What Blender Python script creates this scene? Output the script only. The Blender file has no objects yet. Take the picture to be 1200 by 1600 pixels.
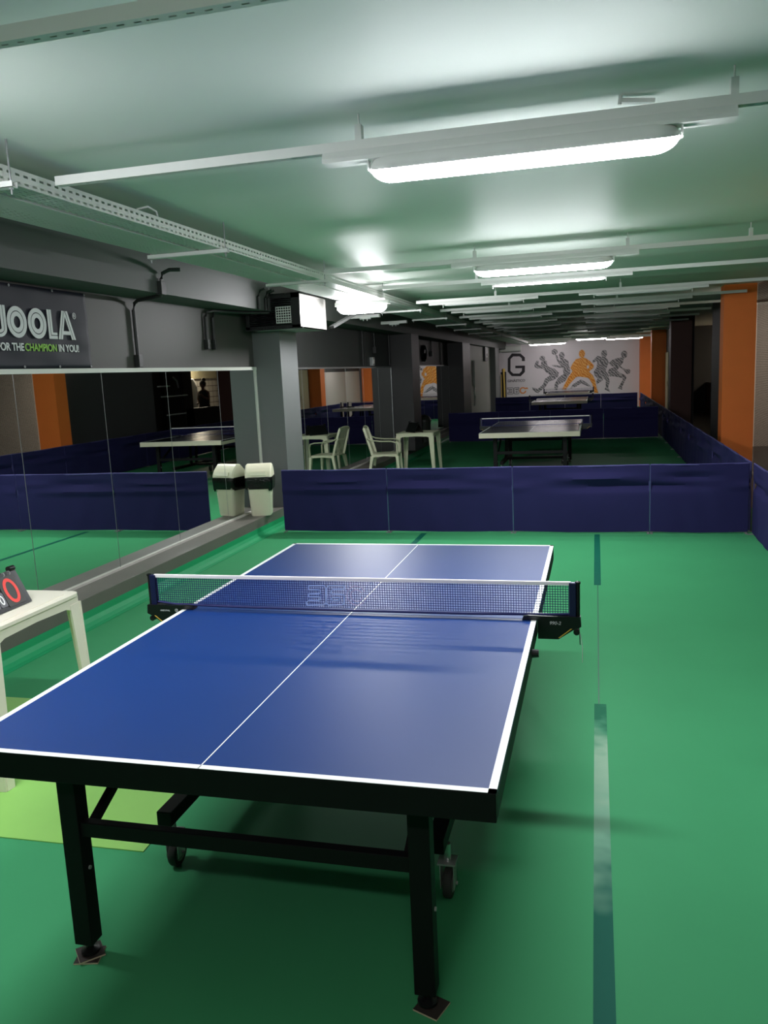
import bpy, bmesh, math, random
from mathutils import Vector, Matrix
from mathutils.geometry import tessellate_polygon
random.seed(7)
scene = bpy.context.scene
COL = scene.collection
PI = math.pi

# ------------------------------------------------------------------ materials
def lin(c):
    return tuple(((v/255)/12.92 if v/255 <= .04045 else ((v/255+.055)/1.055)**2.4) for v in c)

def mat(name, rgb, rough=.5, metal=0., noise=0., nscale=8., bump=0., bscale=60., spec=.5, coat=0., raw=False, rnoise=0.):
    m = bpy.data.materials.new(name); m.use_nodes = True
    nt = m.node_tree; b = nt.nodes['Principled BSDF']
    c = tuple(rgb) if raw else lin(rgb)
    b.inputs['Base Color'].default_value = (*c, 1)
    b.inputs['Roughness'].default_value = rough
    b.inputs['Metallic'].default_value = metal
    b.inputs['Specular IOR Level'].default_value = spec
    b.inputs['Coat Weight'].default_value = coat
    if noise or bump or rnoise:
        tc = nt.nodes.new('ShaderNodeTexCoord')
    if noise:
        n = nt.nodes.new('ShaderNodeTexNoise'); n.inputs['Scale'].default_value = nscale
        n.inputs['Detail'].default_value = 6
        nt.links.new(tc.outputs['Object'], n.inputs['Vector'])
        r = nt.nodes.new('ShaderNodeMapRange')
        r.inputs['To Min'].default_value = 1-noise; r.inputs['To Max'].default_value = 1+noise
        nt.links.new(n.outputs['Fac'], r.inputs['Value'])
        mx = nt.nodes.new('ShaderNodeVectorMath'); mx.operation = 'SCALE'
        mx.inputs[0].default_value = c
        nt.links.new(r.outputs['Result'], mx.inputs['Scale'])
        nt.links.new(mx.outputs['Vector'], b.inputs['Base Color'])
    if rnoise:
        n = nt.nodes.new('ShaderNodeTexNoise'); n.inputs['Scale'].default_value = 3.
        n.inputs['Detail'].default_value = 5
        nt.links.new(tc.outputs['Object'], n.inputs['Vector'])
        r = nt.nodes.new('ShaderNodeMapRange')
        r.inputs['To Min'].default_value = rough-rnoise; r.inputs['To Max'].default_value = rough+rnoise
        nt.links.new(n.outputs['Fac'], r.inputs['Value'])
        nt.links.new(r.outputs['Result'], b.inputs['Roughness'])
    if bump:
        n = nt.nodes.new('ShaderNodeTexNoise'); n.inputs['Scale'].default_value = bscale
        n.inputs['Detail'].default_value = 3
        nt.links.new(tc.outputs['Object'], n.inputs['Vector'])
        bp = nt.nodes.new('ShaderNodeBump'); bp.inputs['Strength'].default_value = bump
        bp.inputs['Distance'].default_value = .01
        nt.links.new(n.outputs['Fac'], bp.inputs['Height'])
        nt.links.new(bp.outputs['Normal'], b.inputs['Normal'])
    return m

def emis(name, rgb, s):
    m = bpy.data.materials.new(name); m.use_nodes = True
    nt = m.node_tree; nt.nodes.clear()
    e = nt.nodes.new('ShaderNodeEmission'); o = nt.nodes.new('ShaderNodeOutputMaterial')
    e.inputs['Color'].default_value = (*rgb, 1); e.inputs['Strength'].default_value = s
    nt.links.new(e.outputs[0], o.inputs[0]); return m

def holes(name, rgb, ax, pitch, slot, rough=.45, metal=.0, origin=(0, 0)):
    """sheet metal with punched slots: ax = the two object axes of the sheet, pitch / slot sizes along each"""
    m = mat(name, rgb, rough, metal); nt = m.node_tree; b = nt.nodes['Principled BSDF']
    tc = nt.nodes.new('ShaderNodeTexCoord'); sp = nt.nodes.new('ShaderNodeSeparateXYZ')
    nt.links.new(tc.outputs['Object'], sp.inputs[0])
    outs = []
    for k in range(2):
        a = nt.nodes.new('ShaderNodeMath'); a.operation = 'SUBTRACT'; a.inputs[1].default_value = origin[k]
        nt.links.new(sp.outputs[ax[k]], a.inputs[0])
        w = nt.nodes.new('ShaderNodeMath'); w.operation = 'PINGPONG'; w.inputs[1].default_value = pitch[k]/2
        nt.links.new(a.outputs[0], w.inputs[0])
        l = nt.nodes.new('ShaderNodeMath'); l.operation = 'LESS_THAN'; l.inputs[1].default_value = slot[k]/2
        nt.links.new(w.outputs[0], l.inputs[0]); outs.append(l)
    mu = nt.nodes.new('ShaderNodeMath'); mu.operation = 'MULTIPLY'
    nt.links.new(outs[0].outputs[0], mu.inputs[0]); nt.links.new(outs[1].outputs[0], mu.inputs[1])
    t = nt.nodes.new('ShaderNodeBsdfTransparent'); mx = nt.nodes.new('ShaderNodeMixShader')
    nt.links.new(mu.outputs[0], mx.inputs[0]); nt.links.new(b.outputs[0], mx.inputs[1]); nt.links.new(t.outputs[0], mx.inputs[2])
    nt.links.new(mx.outputs[0], nt.nodes['Material Output'].inputs[0])
    return m

M = {}
M['floor'] = mat('green_vinyl', (66, 149, 100), .55, noise=.06, nscale=2.2, spec=.05)
M['cove'] = mat('green_vinyl_edge', (8, 150, 92), .6, noise=.06, nscale=5)
M['sidefloor'] = mat('grey_floor', (62, 60, 58), .45, noise=.1)
M['mat'] = mat('lime_vinyl', (142, 198, 98), .5, noise=.04, nscale=6)
M['ceiling'] = mat('ceiling_gloss_paint', (224, 229, 223), .5, noise=.03, nscale=1.5, bump=.05, bscale=2.5, spec=.03)
M['wall'] = mat('grey_wall_paint', (72, 70, 66), .6, noise=.04, nscale=3, bump=.05, bscale=90)
M['beam'] = mat('grey_beam_paint', (76, 78, 76), .6, noise=.05, nscale=3)
M['dark_and_shaded_wall'] = mat('dark_grey_and_shaded_wall', (66, 66, 66), .6, noise=.05, nscale=3)  # dark side walls; also the mirror wall's grey with shade put in
M['light_wall'] = mat('light_grey_wall_paint', (176, 170, 166), .6, noise=.03)
M['white_wall'] = mat('white_wall_sheet', (214, 206, 198), .4, noise=.04)
M['mural_wall'] = mat('mural_pinkish_white', (232, 222, 228), .35, noise=.02)
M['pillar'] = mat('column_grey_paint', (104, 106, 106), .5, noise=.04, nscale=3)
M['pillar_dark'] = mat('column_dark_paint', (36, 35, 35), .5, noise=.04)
M['orange'] = mat('orange_paint', (250, 130, 54), .6, noise=.05, nscale=4)
M['orange_shaded'] = mat('orange_paint_shaded', (72, 36, 26), .6, noise=.05, nscale=4)  # the columns' orange with its shade painted in as dark brown
M['ledge'] = mat('dark_plank', (106, 101, 94), .5, noise=.18, nscale=4, bump=.1)
M['alu'] = mat('worn_aluminium', (214, 210, 202), .4, .2, noise=.15, nscale=14)
M['white_trim'] = mat('white_trim', (222, 220, 212), .4)
M['tray_side'] = holes('tray_side_slotted', (222, 222, 216), (1, 2), (.055, .034), (.030, .011), origin=(0, -.019))
M['tray_bottom'] = holes('tray_bottom_slotted', (196, 202, 196), (1, 0), (.055, .026), (.034, .007), rough=.4)
M['rail'] = holes('rail_slotted', (212, 212, 206), (0, 1), (.05, .03), (.022, .008))
M['white_metal'] = mat('white_enamel', (224, 224, 220), .35)
M['grey_metal'] = mat('grey_metal', (150, 152, 152), .35, .5)
M['chrome'] = mat('chrome', (196, 196, 194), .3, .55)
M['black_metal'] = mat('black_metal', (15, 15, 16), .6, noise=.1, nscale=20, spec=.2)
M['black_plastic'] = mat('black_plastic', (16, 16, 18), .35)
M['conduit'] = mat('conduit_dark_paint', (40, 41, 40), .5)
M['rubber'] = mat('grey_rubber', (60, 58, 56), .7)
M['wheel_hub'] = mat('wheel_grey', (140, 138, 134), .45)
M['pad'] = mat('pad_board_dark', (44, 36, 32), .7, noise=.2, nscale=30)
M['pad_edge'] = mat('pad_board_edge', (196, 180, 152), .7)
M['table_blue'] = mat('table_blue', (13, 48, 108), .44, noise=.03, nscale=5, spec=.27)
M['table_dark'] = mat('table_dark', (16, 17, 26), .22, noise=.05, nscale=14, spec=.18)
M['line'] = mat('white_line', (240, 242, 240), .4)
M['cream_edge'] = mat('cream_edge', (206, 198, 176), .5)
M['net_blue'] = mat('net_navy_cord', (20, 26, 92), .7)
M['net_post'] = mat('net_post_navy', (18, 20, 62), .4)
M['net_print'] = mat('net_print_light', (176, 196, 245), .6)
M['net_ring'] = mat('net_print_ring', (190, 170, 205), .6)
M['net_tape'] = mat('net_tape_white', (244, 238, 238), .6)
M['gold'] = mat('gold_stripe', (214, 176, 74), .4)
M['text_grey'] = mat('text_silver', (190, 192, 194), .5)
M['fabric'] = mat('barrier_navy', (40, 38, 83), .8, noise=.06, nscale=6, spec=.15)
M['piping'] = mat('barrier_piping', (70, 66, 124), .7)
M['plastic'] = mat('white_plastic', (232, 226, 208), .35, noise=.02)
M['plastic_old'] = mat('aged_white_plastic', (196, 196, 168), .4, noise=.04)
M['bin'] = mat('cream_bin_plastic', (232, 224, 200), .4, noise=.03)
M['bin_lid'] = mat('cream_bin_lid', (248, 240, 214), .4)
M['bag'] = mat('black_bin_bag', (12, 12, 13), .22, bump=.5, bscale=40)
M['dark_bin'] = mat('dark_bin_plastic', (44, 46, 42), .4)
M['banner'] = mat('banner_navy_cloth', (19, 20, 36), .65, noise=.08, nscale=7)
M['banner_white'] = mat('banner_white_print', (225, 225, 225), .6)
M['banner_green'] = mat('banner_green_print', (140, 196, 60), .6)
M['red'] = mat('score_red', (228, 66, 58), .5)
M['card'] = mat('score_card_dark', (58, 58, 56), .5)
M['card_grey'] = mat('score_card_grey', (96, 96, 100), .5)
M['tape'] = mat('floor_tape_dark_green', (14, 92, 74), .6, noise=.1, nscale=20, spec=.1)
M['tape_worn'] = mat('floor_tape_worn', (120, 168, 142), .6, spec=.1)
m = M['tape_worn']; nt = m.node_tree; b = nt.nodes['Principled BSDF']     # the near end is less worn
tc = nt.nodes.new('ShaderNodeTexCoord'); sp = nt.nodes.new('ShaderNodeSeparateXYZ'); nz = nt.nodes.new('ShaderNodeTexNoise'); nz.inputs['Scale'].default_value = 6
nt.links.new(tc.outputs['Object'], sp.inputs[0]); nt.links.new(tc.outputs['Object'], nz.inputs['Vector'])
ad = nt.nodes.new('ShaderNodeMath'); ad.operation = 'ADD'; nt.links.new(sp.outputs[1], ad.inputs[0]); nt.links.new(nz.outputs['Fac'], ad.inputs[1])
mr = nt.nodes.new('ShaderNodeMapRange'); mr.inputs['From Min'].default_value = .9; mr.inputs['From Max'].default_value = 3.0
nt.links.new(ad.outputs[0], mr.inputs['Value']); rp = nt.nodes.new('ShaderNodeValToRGB')
rp.color_ramp.elements[0].color = (*lin((18, 92, 76)), 1); rp.color_ramp.elements[0].position = .12
rp.color_ramp.elements[1].color = (*lin((18, 104, 74)), 1); rp.color_ramp.elements[1].position = .88
for ps, cc in ((.34, (112, 160, 134)), (.66, (142, 176, 150)), (.80, (70, 140, 106))):
    e_ = rp.color_ramp.elements.new(ps); e_.color = (*lin(cc), 1)
nt.links.new(mr.outputs[0], rp.inputs[0]); nt.links.new(rp.outputs[0], b.inputs['Base Color'])
M['tape_line'] = mat('floor_thin_line', (20, 82, 66), .5)
M['figure'] = None
M['skin'] = mat('skin', (96, 62, 48), .6)
M['hair'] = mat('dark_hair', (18, 14, 12), .6)
M['clothes'] = mat('black_clothes', (20, 18, 20), .8)
M['paper'] = mat('white_paper', (225, 225, 225), .7)
M['cream'] = mat('cream_door_paint', (206, 196, 160), .5)
M['yellow'] = mat('yellow_edge', (228, 190, 96), .4)
M['parapet'] = mat('parapet_dark', (26, 25, 26), .6)

# mirror: silvered glass, slightly dull
m = bpy.data.materials.new('mirror_glass'); m.use_nodes = True
b = m.node_tree.nodes['Principled BSDF']
b.inputs['Base Color'].default_value = (.80, .84, .81, 1); b.inputs['Metallic'].default_value = 1
b.inputs['Roughness'].default_value = .012
M['mirror'] = m

# hatched players on the mural
def figure_mat(name, dark, light):
    m = mat(name, dark, .45); nt = m.node_tree; b = nt.nodes['Principled BSDF']
    tc = nt.nodes.new('ShaderNodeTexCoord')
    n = nt.nodes.new('ShaderNodeTexWave'); n.inputs['Scale'].default_value = 5; n.inputs['Distortion'].default_value = 9
    n.inputs['Detail'].default_value = 3; n.bands_direction = 'DIAGONAL'
    nt.links.new(tc.outputs['Object'], n.inputs['Vector'])
    r = nt.nodes.new('ShaderNodeValToRGB')
    r.color_ramp.elements[0].position = .25; r.color_ramp.elements[0].color = (*lin(dark), 1)
    r.color_ramp.elements[1].position = .8; r.color_ramp.elements[1].color = (*lin(light), 1)
    nt.links.new(n.outputs['Fac'], r.inputs[0]); nt.links.new(r.outputs[0], b.inputs['Base Color']); return m
M['fig_grey'] = figure_mat('player_grey_hatch', (96, 94, 98), (186, 180, 184))
M['fig_orange'] = figure_mat('player_orange_hatch', (226, 130, 24), (250, 184, 90))
M['mural_black'] = mat('mural_black', (40, 34, 40), .4)
M['mural_grey'] = mat('mural_grey', (120, 112, 116), .4)
M['mural_orange'] = mat('mural_orange', (232, 150, 90), .4)

# white tiles of the lit gym room
m = mat('white_tiles', (225, 218, 205), .3); nt = m.node_tree
tc = nt.nodes.new('ShaderNodeTexCoord'); mp = nt.nodes.new('ShaderNodeMapping'); mp.inputs['Rotation'].default_value = (PI/2, 0, PI/2)
sx = nt.nodes.new('ShaderNodeSeparateXYZ'); cx = nt.nodes.new('ShaderNodeCombineXYZ')
nt.links.new(tc.outputs['Object'], sx.inputs[0]); nt.links.new(sx.outputs[1], cx.inputs[0]); nt.links.new(sx.outputs[2], cx.inputs[1])
br = nt.nodes.new('ShaderNodeTexBrick'); br.offset = 0
br.inputs['Color1'].default_value = (*lin((225, 218, 205)), 1); br.inputs['Color2'].default_value = (*lin((215, 208, 196)), 1)
br.inputs['Mortar'].default_value = (*lin((110, 96, 84)), 1); br.inputs['Scale'].default_value = 1
br.inputs['Brick Width'].default_value = .3; br.inputs['Row Height'].default_value = .2; br.inputs['Mortar Size'].default_value = .012
nt.links.new(cx.outputs[0], br.inputs['Vector']); nt.links.new(br.outputs[0], nt.nodes['Principled BSDF'].inputs['Base Color'])
M['tiles'] = m

# fine protective netting
M['netting'] = holes('protective_netting', (84, 74, 66), (1, 2), (.024, .024), (.0185, .0185), rough=.7)

E_MAIN = 62.
M['tube'] = emis('lit_tube', (.93, .95, 1.), E_MAIN)
M['tube_weak'] = emis('lit_tube_second', (.95, .95, 1.), E_MAIN*.55)
M['tube_far'] = emis('lit_tube_far', (1., .93, .95), 30.)
M['tube_room'] = emis('lit_tube_room', (1., .86, .72), 75.)
M['tube_tiled'] = emis('lit_tube_tiled_room', (1., .84, .66), 260.)
M['tube_short'] = emis('lit_tube_short', (.97, .97, 1.), E_MAIN*1.7)
M['lamp'] = emis('lit_lamp', (1., .93, .82), 12.)
M['tube_off'] = mat('unlit_tube', (188, 190, 190), .4)

# ------------------------------------------------------------------ mesh helpers
def bm_new(): return bmesh.new()

def box(bm, lo, hi, bevel=0.):
    c = [(a+b)/2 for a, b in zip(lo, hi)]; s = [abs(b-a) for a, b in zip(lo, hi)]
    r = bmesh.ops.create_cube(bm, size=1, matrix=Matrix.Translation(c) @ Matrix.Diagonal((*s, 1)))
    if bevel:
        es = list({e for v in r['verts'] for e in v.link_edges})
        bmesh.ops.bevel(bm, geom=es, offset=bevel, segments=2, affect='EDGES', profile=.6)
    return bm

def frame_of(d, up=(0, 0, 1)):
    z = Vector(d).normalized(); u = Vector(up)
    if abs(z.dot(u)) > .98: u = Vector((1, 0, 0)) if abs(z.x) < .9 else Vector((0, 1, 0))
    x = u.cross(z).normalized(); y = z.cross(x)
    return Matrix((x, y, z)).transposed().to_4x4()

def bar(bm, p0, p1, w, h, up=(0, 0, 1), w2=None, h2=None):
    """rectangular bar; w across, h along the up direction"""
    p0, p1 = Vector(p0), Vector(p1); f = frame_of(p1-p0, up)
    vs = []
    for p, ww, hh in ((p0, w, h), (p1, w2 or w, h2 or h)):
        for sx, sy in ((-1, -1), (1, -1), (1, 1), (-1, 1)):
            vs.append(bm.verts.new(p + f.to_3x3() @ Vector((sx*ww/2, sy*hh/2, 0))))
    for q in ((3, 2, 1, 0), (4, 5, 6, 7), (0, 1, 5, 4), (1, 2, 6, 5), (2, 3, 7, 6), (3, 0, 4, 7)):
        bm.faces.new([vs[i] for i in q])
    return bm

def cyl(bm, p0, p1, r0, r1=None, seg=16, caps=True):
    p0, p1 = Vector(p0), Vector(p1); r1 = r0 if r1 is None else r1
    d = p1-p0
    bmesh.ops.create_cone(bm, cap_ends=caps, segments=seg, radius1=r0, radius2=r1, depth=d.length,
                          matrix=Matrix.Translation((p0+p1)/2) @ frame_of(d))
    return bm

def tube(bm, pts, r, seg=10, flat=1., radii=None, up=(0, 0, 1)):
    pts = [Vector(p) for p in pts]; rings = []
    for i, p in enumerate(pts):
        d = pts[min(i+1, len(pts)-1)] - pts[max(i-1, 0)]
        f = frame_of(d, up).to_3x3(); rr = radii[i] if radii else r
        rings.append([bm.verts.new(p + f @ Vector((rr*math.cos(a), rr*flat*math.sin(a), 0))) for a in [2*PI*k/seg for k in range(seg)]])
    for a, b in zip(rings, rings[1:]):
        for k in range(seg): bm.faces.new((a[k], a[(k+1) % seg], b[(k+1) % seg], b[k]))
    bm.faces.new(rings[0][::-1]); bm.faces.new(rings[-1]); return bm

def lathe(bm, prof, c=(0, 0, 0), seg=24, axis='z'):
    rings = []
    for r, h in prof:
        ring = []
        for k in range(seg):
            a = 2*PI*k/seg; x, y = r*math.cos(a), r*math.sin(a)
            v = {'z': (x, y, h), 'x': (h, x, y), 'y': (x, h, y)}[axis]
            ring.append(bm.verts.new(Vector(c)+Vector(v)))
        rings.append(ring)
    for a, b in zip(rings, rings[1:]):
        for k in range(seg): bm.faces.new((a[k], a[(k+1) % seg], b[(k+1) % seg], b[k]))
    for ring, p in ((rings[0][::-1], prof[0]), (rings[-1], prof[-1])):
        if p[0] > 1e-5: bm.faces.new(ring)
    return bm

def prism(bm, pts, o, ux, uy, th):
    """polygon pts in the plane o + a*ux + b*uy, extruded by th along ux x uy"""
    o, ux, uy = Vector(o), Vector(ux), Vector(uy); n = ux.cross(uy).normalized()*th
    a = [bm.verts.new(o+ux*x+uy*y) for x, y in pts]
    b = [bm.verts.new(v.co+n) for v in a]
    for i, j, k in tessellate_polygon([[Vector((x, y, 0)) for x, y in pts]]):
        try: bm.faces.new((a[k], a[j], a[i])); bm.faces.new((b[i], b[j], b[k]))
        except ValueError: pass
    for i in range(len(a)):
        j = (i+1) % len(a); bm.faces.new((a[i], a[j], b[j], b[i]))
    return bm

def ring_prism(bm, rx, ry, rx2, ry2, c, o, ux, uy, th, seg=28, a0=0, a1=2*PI):
    o, ux, uy = Vector(o), Vector(ux), Vector(uy); n = ux.cross(uy).normalized()*th
    full = abs(a1-a0-2*PI) < 1e-6
    N = seg if full else seg+1
    q = []
    for k in range(N):
        a = a0+(a1-a0)*k/seg
        ca, sa = math.cos(a), math.sin(a)
        p = o+ux*(c[0]+rx*ca)+uy*(c[1]+ry*sa); i = o+ux*(c[0]+rx2*ca)+uy*(c[1]+ry2*sa)
        q.append([bm.verts.new(v) for v in (p, i, p+n, i+n)])
    for k in range(N if full else N-1):
        a, b = q[k], q[(k+1) % N]
        bm.faces.new((a[2], b[2], b[3], a[3])); bm.faces.new((a[1], b[1], b[0], a[0]))
        bm.faces.new((a[0], b[0], b[2], a[2])); bm.faces.new((a[3], b[3], b[1], a[1]))
    return bm

def ellipse(rx, ry, c=(0, 0), n=20, rot=0):
    return [(c[0]+rx*math.cos(a)*math.cos(rot)-ry*math.sin(a)*math.sin(rot), c[1]+rx*math.cos(a)*math.sin(rot)+ry*math.sin(a)*math.cos(rot)) for a in [2*PI*k/n for k in range(n)]]

def rrect(x0, x1, y0, y1, r, n=5):
    p = []
    for cx, cy, a in ((x1-r, y1-r, 0), (x0+r, y1-r, PI/2), (x0+r, y0+r, PI), (x1-r, y0+r, 1.5*PI)):
        for k in range(n+1): p.append((cx+r*math.cos(a+k*PI/2/n), cy+r*math.sin(a+k*PI/2/n)))
    return p

def stroke(bm, pts, w, o, ux, uy, th):
    """polyline drawn as little flat bars in a plane"""
    for (x0, y0), (x1, y1) in zip(pts, pts[1:]):
        d = Vector((x1-x0, y1-y0)); L = d.length
        if L < 1e-6: continue
        d /= L; n = Vector((-d.y, d.x))*w/2; e = d*w*.3
        prism(bm, [(x0-e.x-n.x, y0-e.y-n.y), (x1+e.x-n.x, y1+e.y-n.y), (x1+e.x+n.x, y1+e.y+n.y), (x0-e.x+n.x, y0-e.y+n.y)], o, ux, uy, th)
    return bm

def obj(name, bm, m, parent=None, smooth=False, loc=None, fix=True):
    if fix: bmesh.ops.recalc_face_normals(bm, faces=bm.faces[:])
    me = bpy.data.meshes.new(name); bm.to_mesh(me); bm.free()
    if m: me.materials.append(M[m] if isinstance(m, str) else m)
    if smooth:
        for p in me.polygons: p.use_smooth = True
        me.set_sharp_from_angle(angle=math.radians(40))
    o = bpy.data.objects.new(name, me); COL.objects.link(o)
    if parent: o.parent = parent
    if loc: o.location = loc
    return o

def tag(o, label, cat, group=None, kind=None):
    o['label'] = label; o['category'] = cat
    if group: o['group'] = group
    if kind: o['kind'] = kind
    return o

def thing(name, label, cat, loc=(0, 0, 0), rz=0, group=None):
    o = bpy.data.objects.new(name, None); COL.objects.link(o)
    o.location = loc; o.rotation_euler = (0, 0, rz); o.empty_display_size = .1
    return tag(o, label, cat, group)

def struct(name, bm, m, label=None):
    o = obj(name, bm, m); o['kind'] = 'structure'
    if label: o['label'] = label
    return o

CH = {}
def copy_tree(o, parent=None):
    c = o.copy(); COL.objects.link(c); c.parent = parent
    for ch in [k for k in ALLCH(o)]: copy_tree(ch, c)
    return c
def ALLCH(o): return list(o.children)

def text(name, s, size, m, parent, o, ux, uy, th=.001, bold=0., align='LEFT', xs=1., shear=0.):
    cu = bpy.data.curves.new(name, 'FONT'); cu.body = s; cu.size = size; cu.extrude = th; cu.offset = bold
    cu.align_x = align; cu.shear = shear
    t = bpy.data.objects.new(name, cu); COL.objects.link(t)
    bpy.context.view_layer.update()
    me = bpy.data.meshes.new_from_object(t.evaluated_get(bpy.context.evaluated_depsgraph_get()))
    bpy.data.objects.remove(t); bpy.data.curves.remove(cu)
    ux, uy = Vector(ux), Vector(uy); n = ux.cross(uy)
    mm = Matrix((ux, uy, n)).transposed().to_4x4(); mm.translation = Vector(o)
    me.transform(mm @ Matrix.Diagonal((xs, 1, 1, 1)))
    me.materials.clear(); me.materials.append(M[m])
    ob = bpy.data.objects.new(name, me); COL.objects.link(ob); ob.parent = parent
    return ob

# ------------------------------------------------------------------ constants of the room
XW = -2.93          # mirror plane along the long wall
ZC = 2.80           # ceiling
YB = 32.5           # mural wall
XR = 2.48           # line of the court barriers
LZ = .20            # height of the plinth under the mirrors

# ------------------------------------------------------------------ setting
b = bm_new(); box(b, (-3.1, -5, -.1), (2.75, YB, 0)); struct('floor', b, 'floor')
b = bm_new(); box(b, (2.75, -5, -.1), (9, YB, -.002)); struct('floor_side', b, 'sidefloor')
b = bm_new(); box(b, (-3.3, -5.2, ZC), (9, YB+.2, ZC+.2)); struct('ceiling', b, 'ceiling')
b = bm_new(); box(b, (-3.15, -5, 0), (XW-.012, 8.0, ZC)); struct('wall_left', b, 'wall')
b = bm_new(); box(b, (-3.15, 8.0, 0), (XW-.012, YB, ZC)); struct('wall_left', b, 'dark_and_shaded_wall')  # same paint as the first bay, its lack of light put into the colour
b = bm_new(); box(b, (-3.3, YB, 0), (9, YB+.2, ZC)); struct('wall_back', b, 'mural_wall')
b = bm_new(); box(b, (-3.3, -5.2, 0), (9, -5, ZC)); struct('wall_front', b, 'wall')
b = bm_new(); box(b, (8.8, -5, 0), (9, YB, ZC)); struct('wall_right', b, 'dark_and_shaded_wall')
b = bm_new(); box(b, (XW-.012, -5, 2.487), (-2.55, YB, ZC)); struct('beam', b, 'beam')
b = bm_new(); box(b, (XW-.012, -5, 0), (-2.665, YB, LZ), .006)
struct('plinth', b, 'ledge')
# green vinyl turned up against the plinth
b = bm_new()
prof = [(-2.56, .003), (-2.60, .006), (-2.635, .022), (-2.655, .05), (-2.661, .10), (-2.664, .10), (-2.664, 0), (-2.56, 0)]
prism(b, prof, (0, YB-.5, 0), (1, 0, 0), (0, 0, 1), YB+5)
struct('baseboard_left', b, 'cove')
# white strips above and below the mirrors
def trim(n, y0, y1, z0, z1, m, x1=XW+.012):
    b = bm_new(); box(b, (XW-.012, y0, z0), (x1, y1, z1)); return struct('trim_%d' % n, b, m)
trim(1, -1, 7.43, 1.85, 1.885, 'white_trim', XW+.016); trim(2, -1, 7.43, LZ, LZ+.018, 'alu', XW+.02)
trim(3, 7.395, 7.43, LZ, 1.85, 'white_trim'); trim(4, 8.0, 14.2, 1.85, 1.875, 'grey_metal'); trim(5, 8.0, 14.2, LZ, LZ+.018, 'alu', XW+.02)
trim(6, 14.9, 20.8, 1.87, 1.895, 'grey_metal'); trim(7, 14.17, 14.2, LZ, 1.85, 'grey_metal'); trim(8, 14.9, 20.8, LZ, LZ+.018, 'alu', XW+.02)

# columns along the mirror wall
def column(y0, y1, x1, m, z1=2.487):
    b = bm_new(); box(b, (XW-.012, y0, LZ), (x1, y1, z1)); return struct('pillar', b, m)
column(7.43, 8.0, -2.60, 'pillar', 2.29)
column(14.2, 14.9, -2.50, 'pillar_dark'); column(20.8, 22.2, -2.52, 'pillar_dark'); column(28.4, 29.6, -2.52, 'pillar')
b = bm_new(); box(b, (XW-.012, 22.2, LZ), (-2.72, 28.4, 2.487)); struct('wall_panel', b, 'light_wall')

# orange columns along the other side
def ocol(y0, y1, x0, x1, m):
    b = bm_new(); box(b, (x0, y0, 0), (x1, y1, ZC)); return struct('pillar', b, m)
ocol(11.55, 11.9, 2.83, 3.28, 'orange'); ocol(19.1, 19.6, 2.72, 3.19, 'orange_shaded'); ocol(26.6, 27.1, 2.75, 3.2, 'orange')  # middle column: same orange paint, darkened in colour for the unlit stretch
ocol(4.0, 4.5, 2.83, 3.28, 'orange'); ocol(31.9, YB, 2.66, 3.1, 'orange')
b = bm_new(); box(b, (3.2, 11.9, 0), (3.3, 15.7, ZC)); struct('wall_partition', b, 'dark_and_shaded_wall')
b = bm_new(); box(b, (3.3, 15.6, 0), (8.8, 15.75, ZC)); struct('wall_partition', b, 'white_wall')
b = bm_new(); box(b, (3.2, 19.6, 0), (3.3, 26.6, ZC)); struct('wall_partition', b, 'dark_and_shaded_wall')
b = bm_new(); box(b, (3.2, 27.1, 0), (3.3, 31.9, 1.9)); struct('wall_partition', b, 'white_wall')
b = bm_new(); box(b, (3.2, 27.1, 1.9), (3.3, 31.9, ZC)); struct('wall_partition', b, 'dark_and_shaded_wall')
b = bm_new(); box(b, (3.17, 25.55, 0), (3.2, 26.45, 2.0)); box(b, (3.155, 25.62, .95), (3.17, 25.66, 1.1)); struct('door_1', b, 'cream')
# lit gym room behind the opening
b = bm_new(); box(b, (6.9, 15.75, 0), (7.0, 30, 1.87)); struct('wall_tiled', b, 'tiles')
b = bm_new(); box(b, (6.86, 15.75, 1.87), (7.0, 30, ZC)); struct('wall_cream_band', b, 'cream')
b = bm_new(); box(b, (4.45, 19.62, 0), (4.6, 27, 1.0)); struct('wall_parapet', b, 'parapet')
b = bm_new(); box(b, (4.45, 15.75, 0), (4.6, 20.05, ZC)); struct('wall_partition', b, 'parapet')
b = bm_new(); box(b, (3.3, 26.9, 0), (6.9, 27.0, ZC)); struct('wall_partition', b, 'parapet')

# ------------------------------------------------------------------ mirrors
def mirror(y0, y1, z0, z1, label, group, d=0.):
    t = XW+.004; b = bm_new(); L = (y1-y0)/2
    box(b, (-.006, -L+.0022, z0), (.0, L-.0022, z1))
    o = obj('mirror_panel', b, 'mirror'); o.location = (XW, (y0+y1)/2, 0); o.rotation_euler = (0, 0, d)
    b = bm_new()
    box(b, (-.005, L-.0042, z0), (.001, L-.0008, z1))
    obj('pane_edge', b, 'grey_metal', o)
    tag(o, label, 'mirror', group); return o
ys = [2.1, 3.18, 4.245, 5.30, 6.40, 7.395]
lb = ['tall mirror pane cut off by the frame edge behind the plastic table', 'tall mirror pane below the banner, reflecting the orange pillar', 'tall mirror pane below the banner end, reflecting plain dark wall', 'tall mirror pane showing the end of the reflected table',
      'tall mirror pane against the grey pillar, reflecting the lit room and the bin']
for i in range(5): mirror(ys[i], ys[i+1], LZ+.018, 1.85, lb[i], 'mirror panes of the first bay')
for i in range(6):
    y0 = 8.0+6.17*i/6
    mirror(y0, 8.0+6.17*(i+1)/6, LZ+.018, 1.85, 'mirror pane %s in the bay behind the plastic chair' % ['touching the first grey pillar', 'second from the first grey pillar', 'third from the first grey pillar', 'third from the dark pillar', 'second from the dark pillar', 'touching the dark pillar'][i],
           'mirror panes of the second bay', 0 if i < 3 else -.009)
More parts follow.
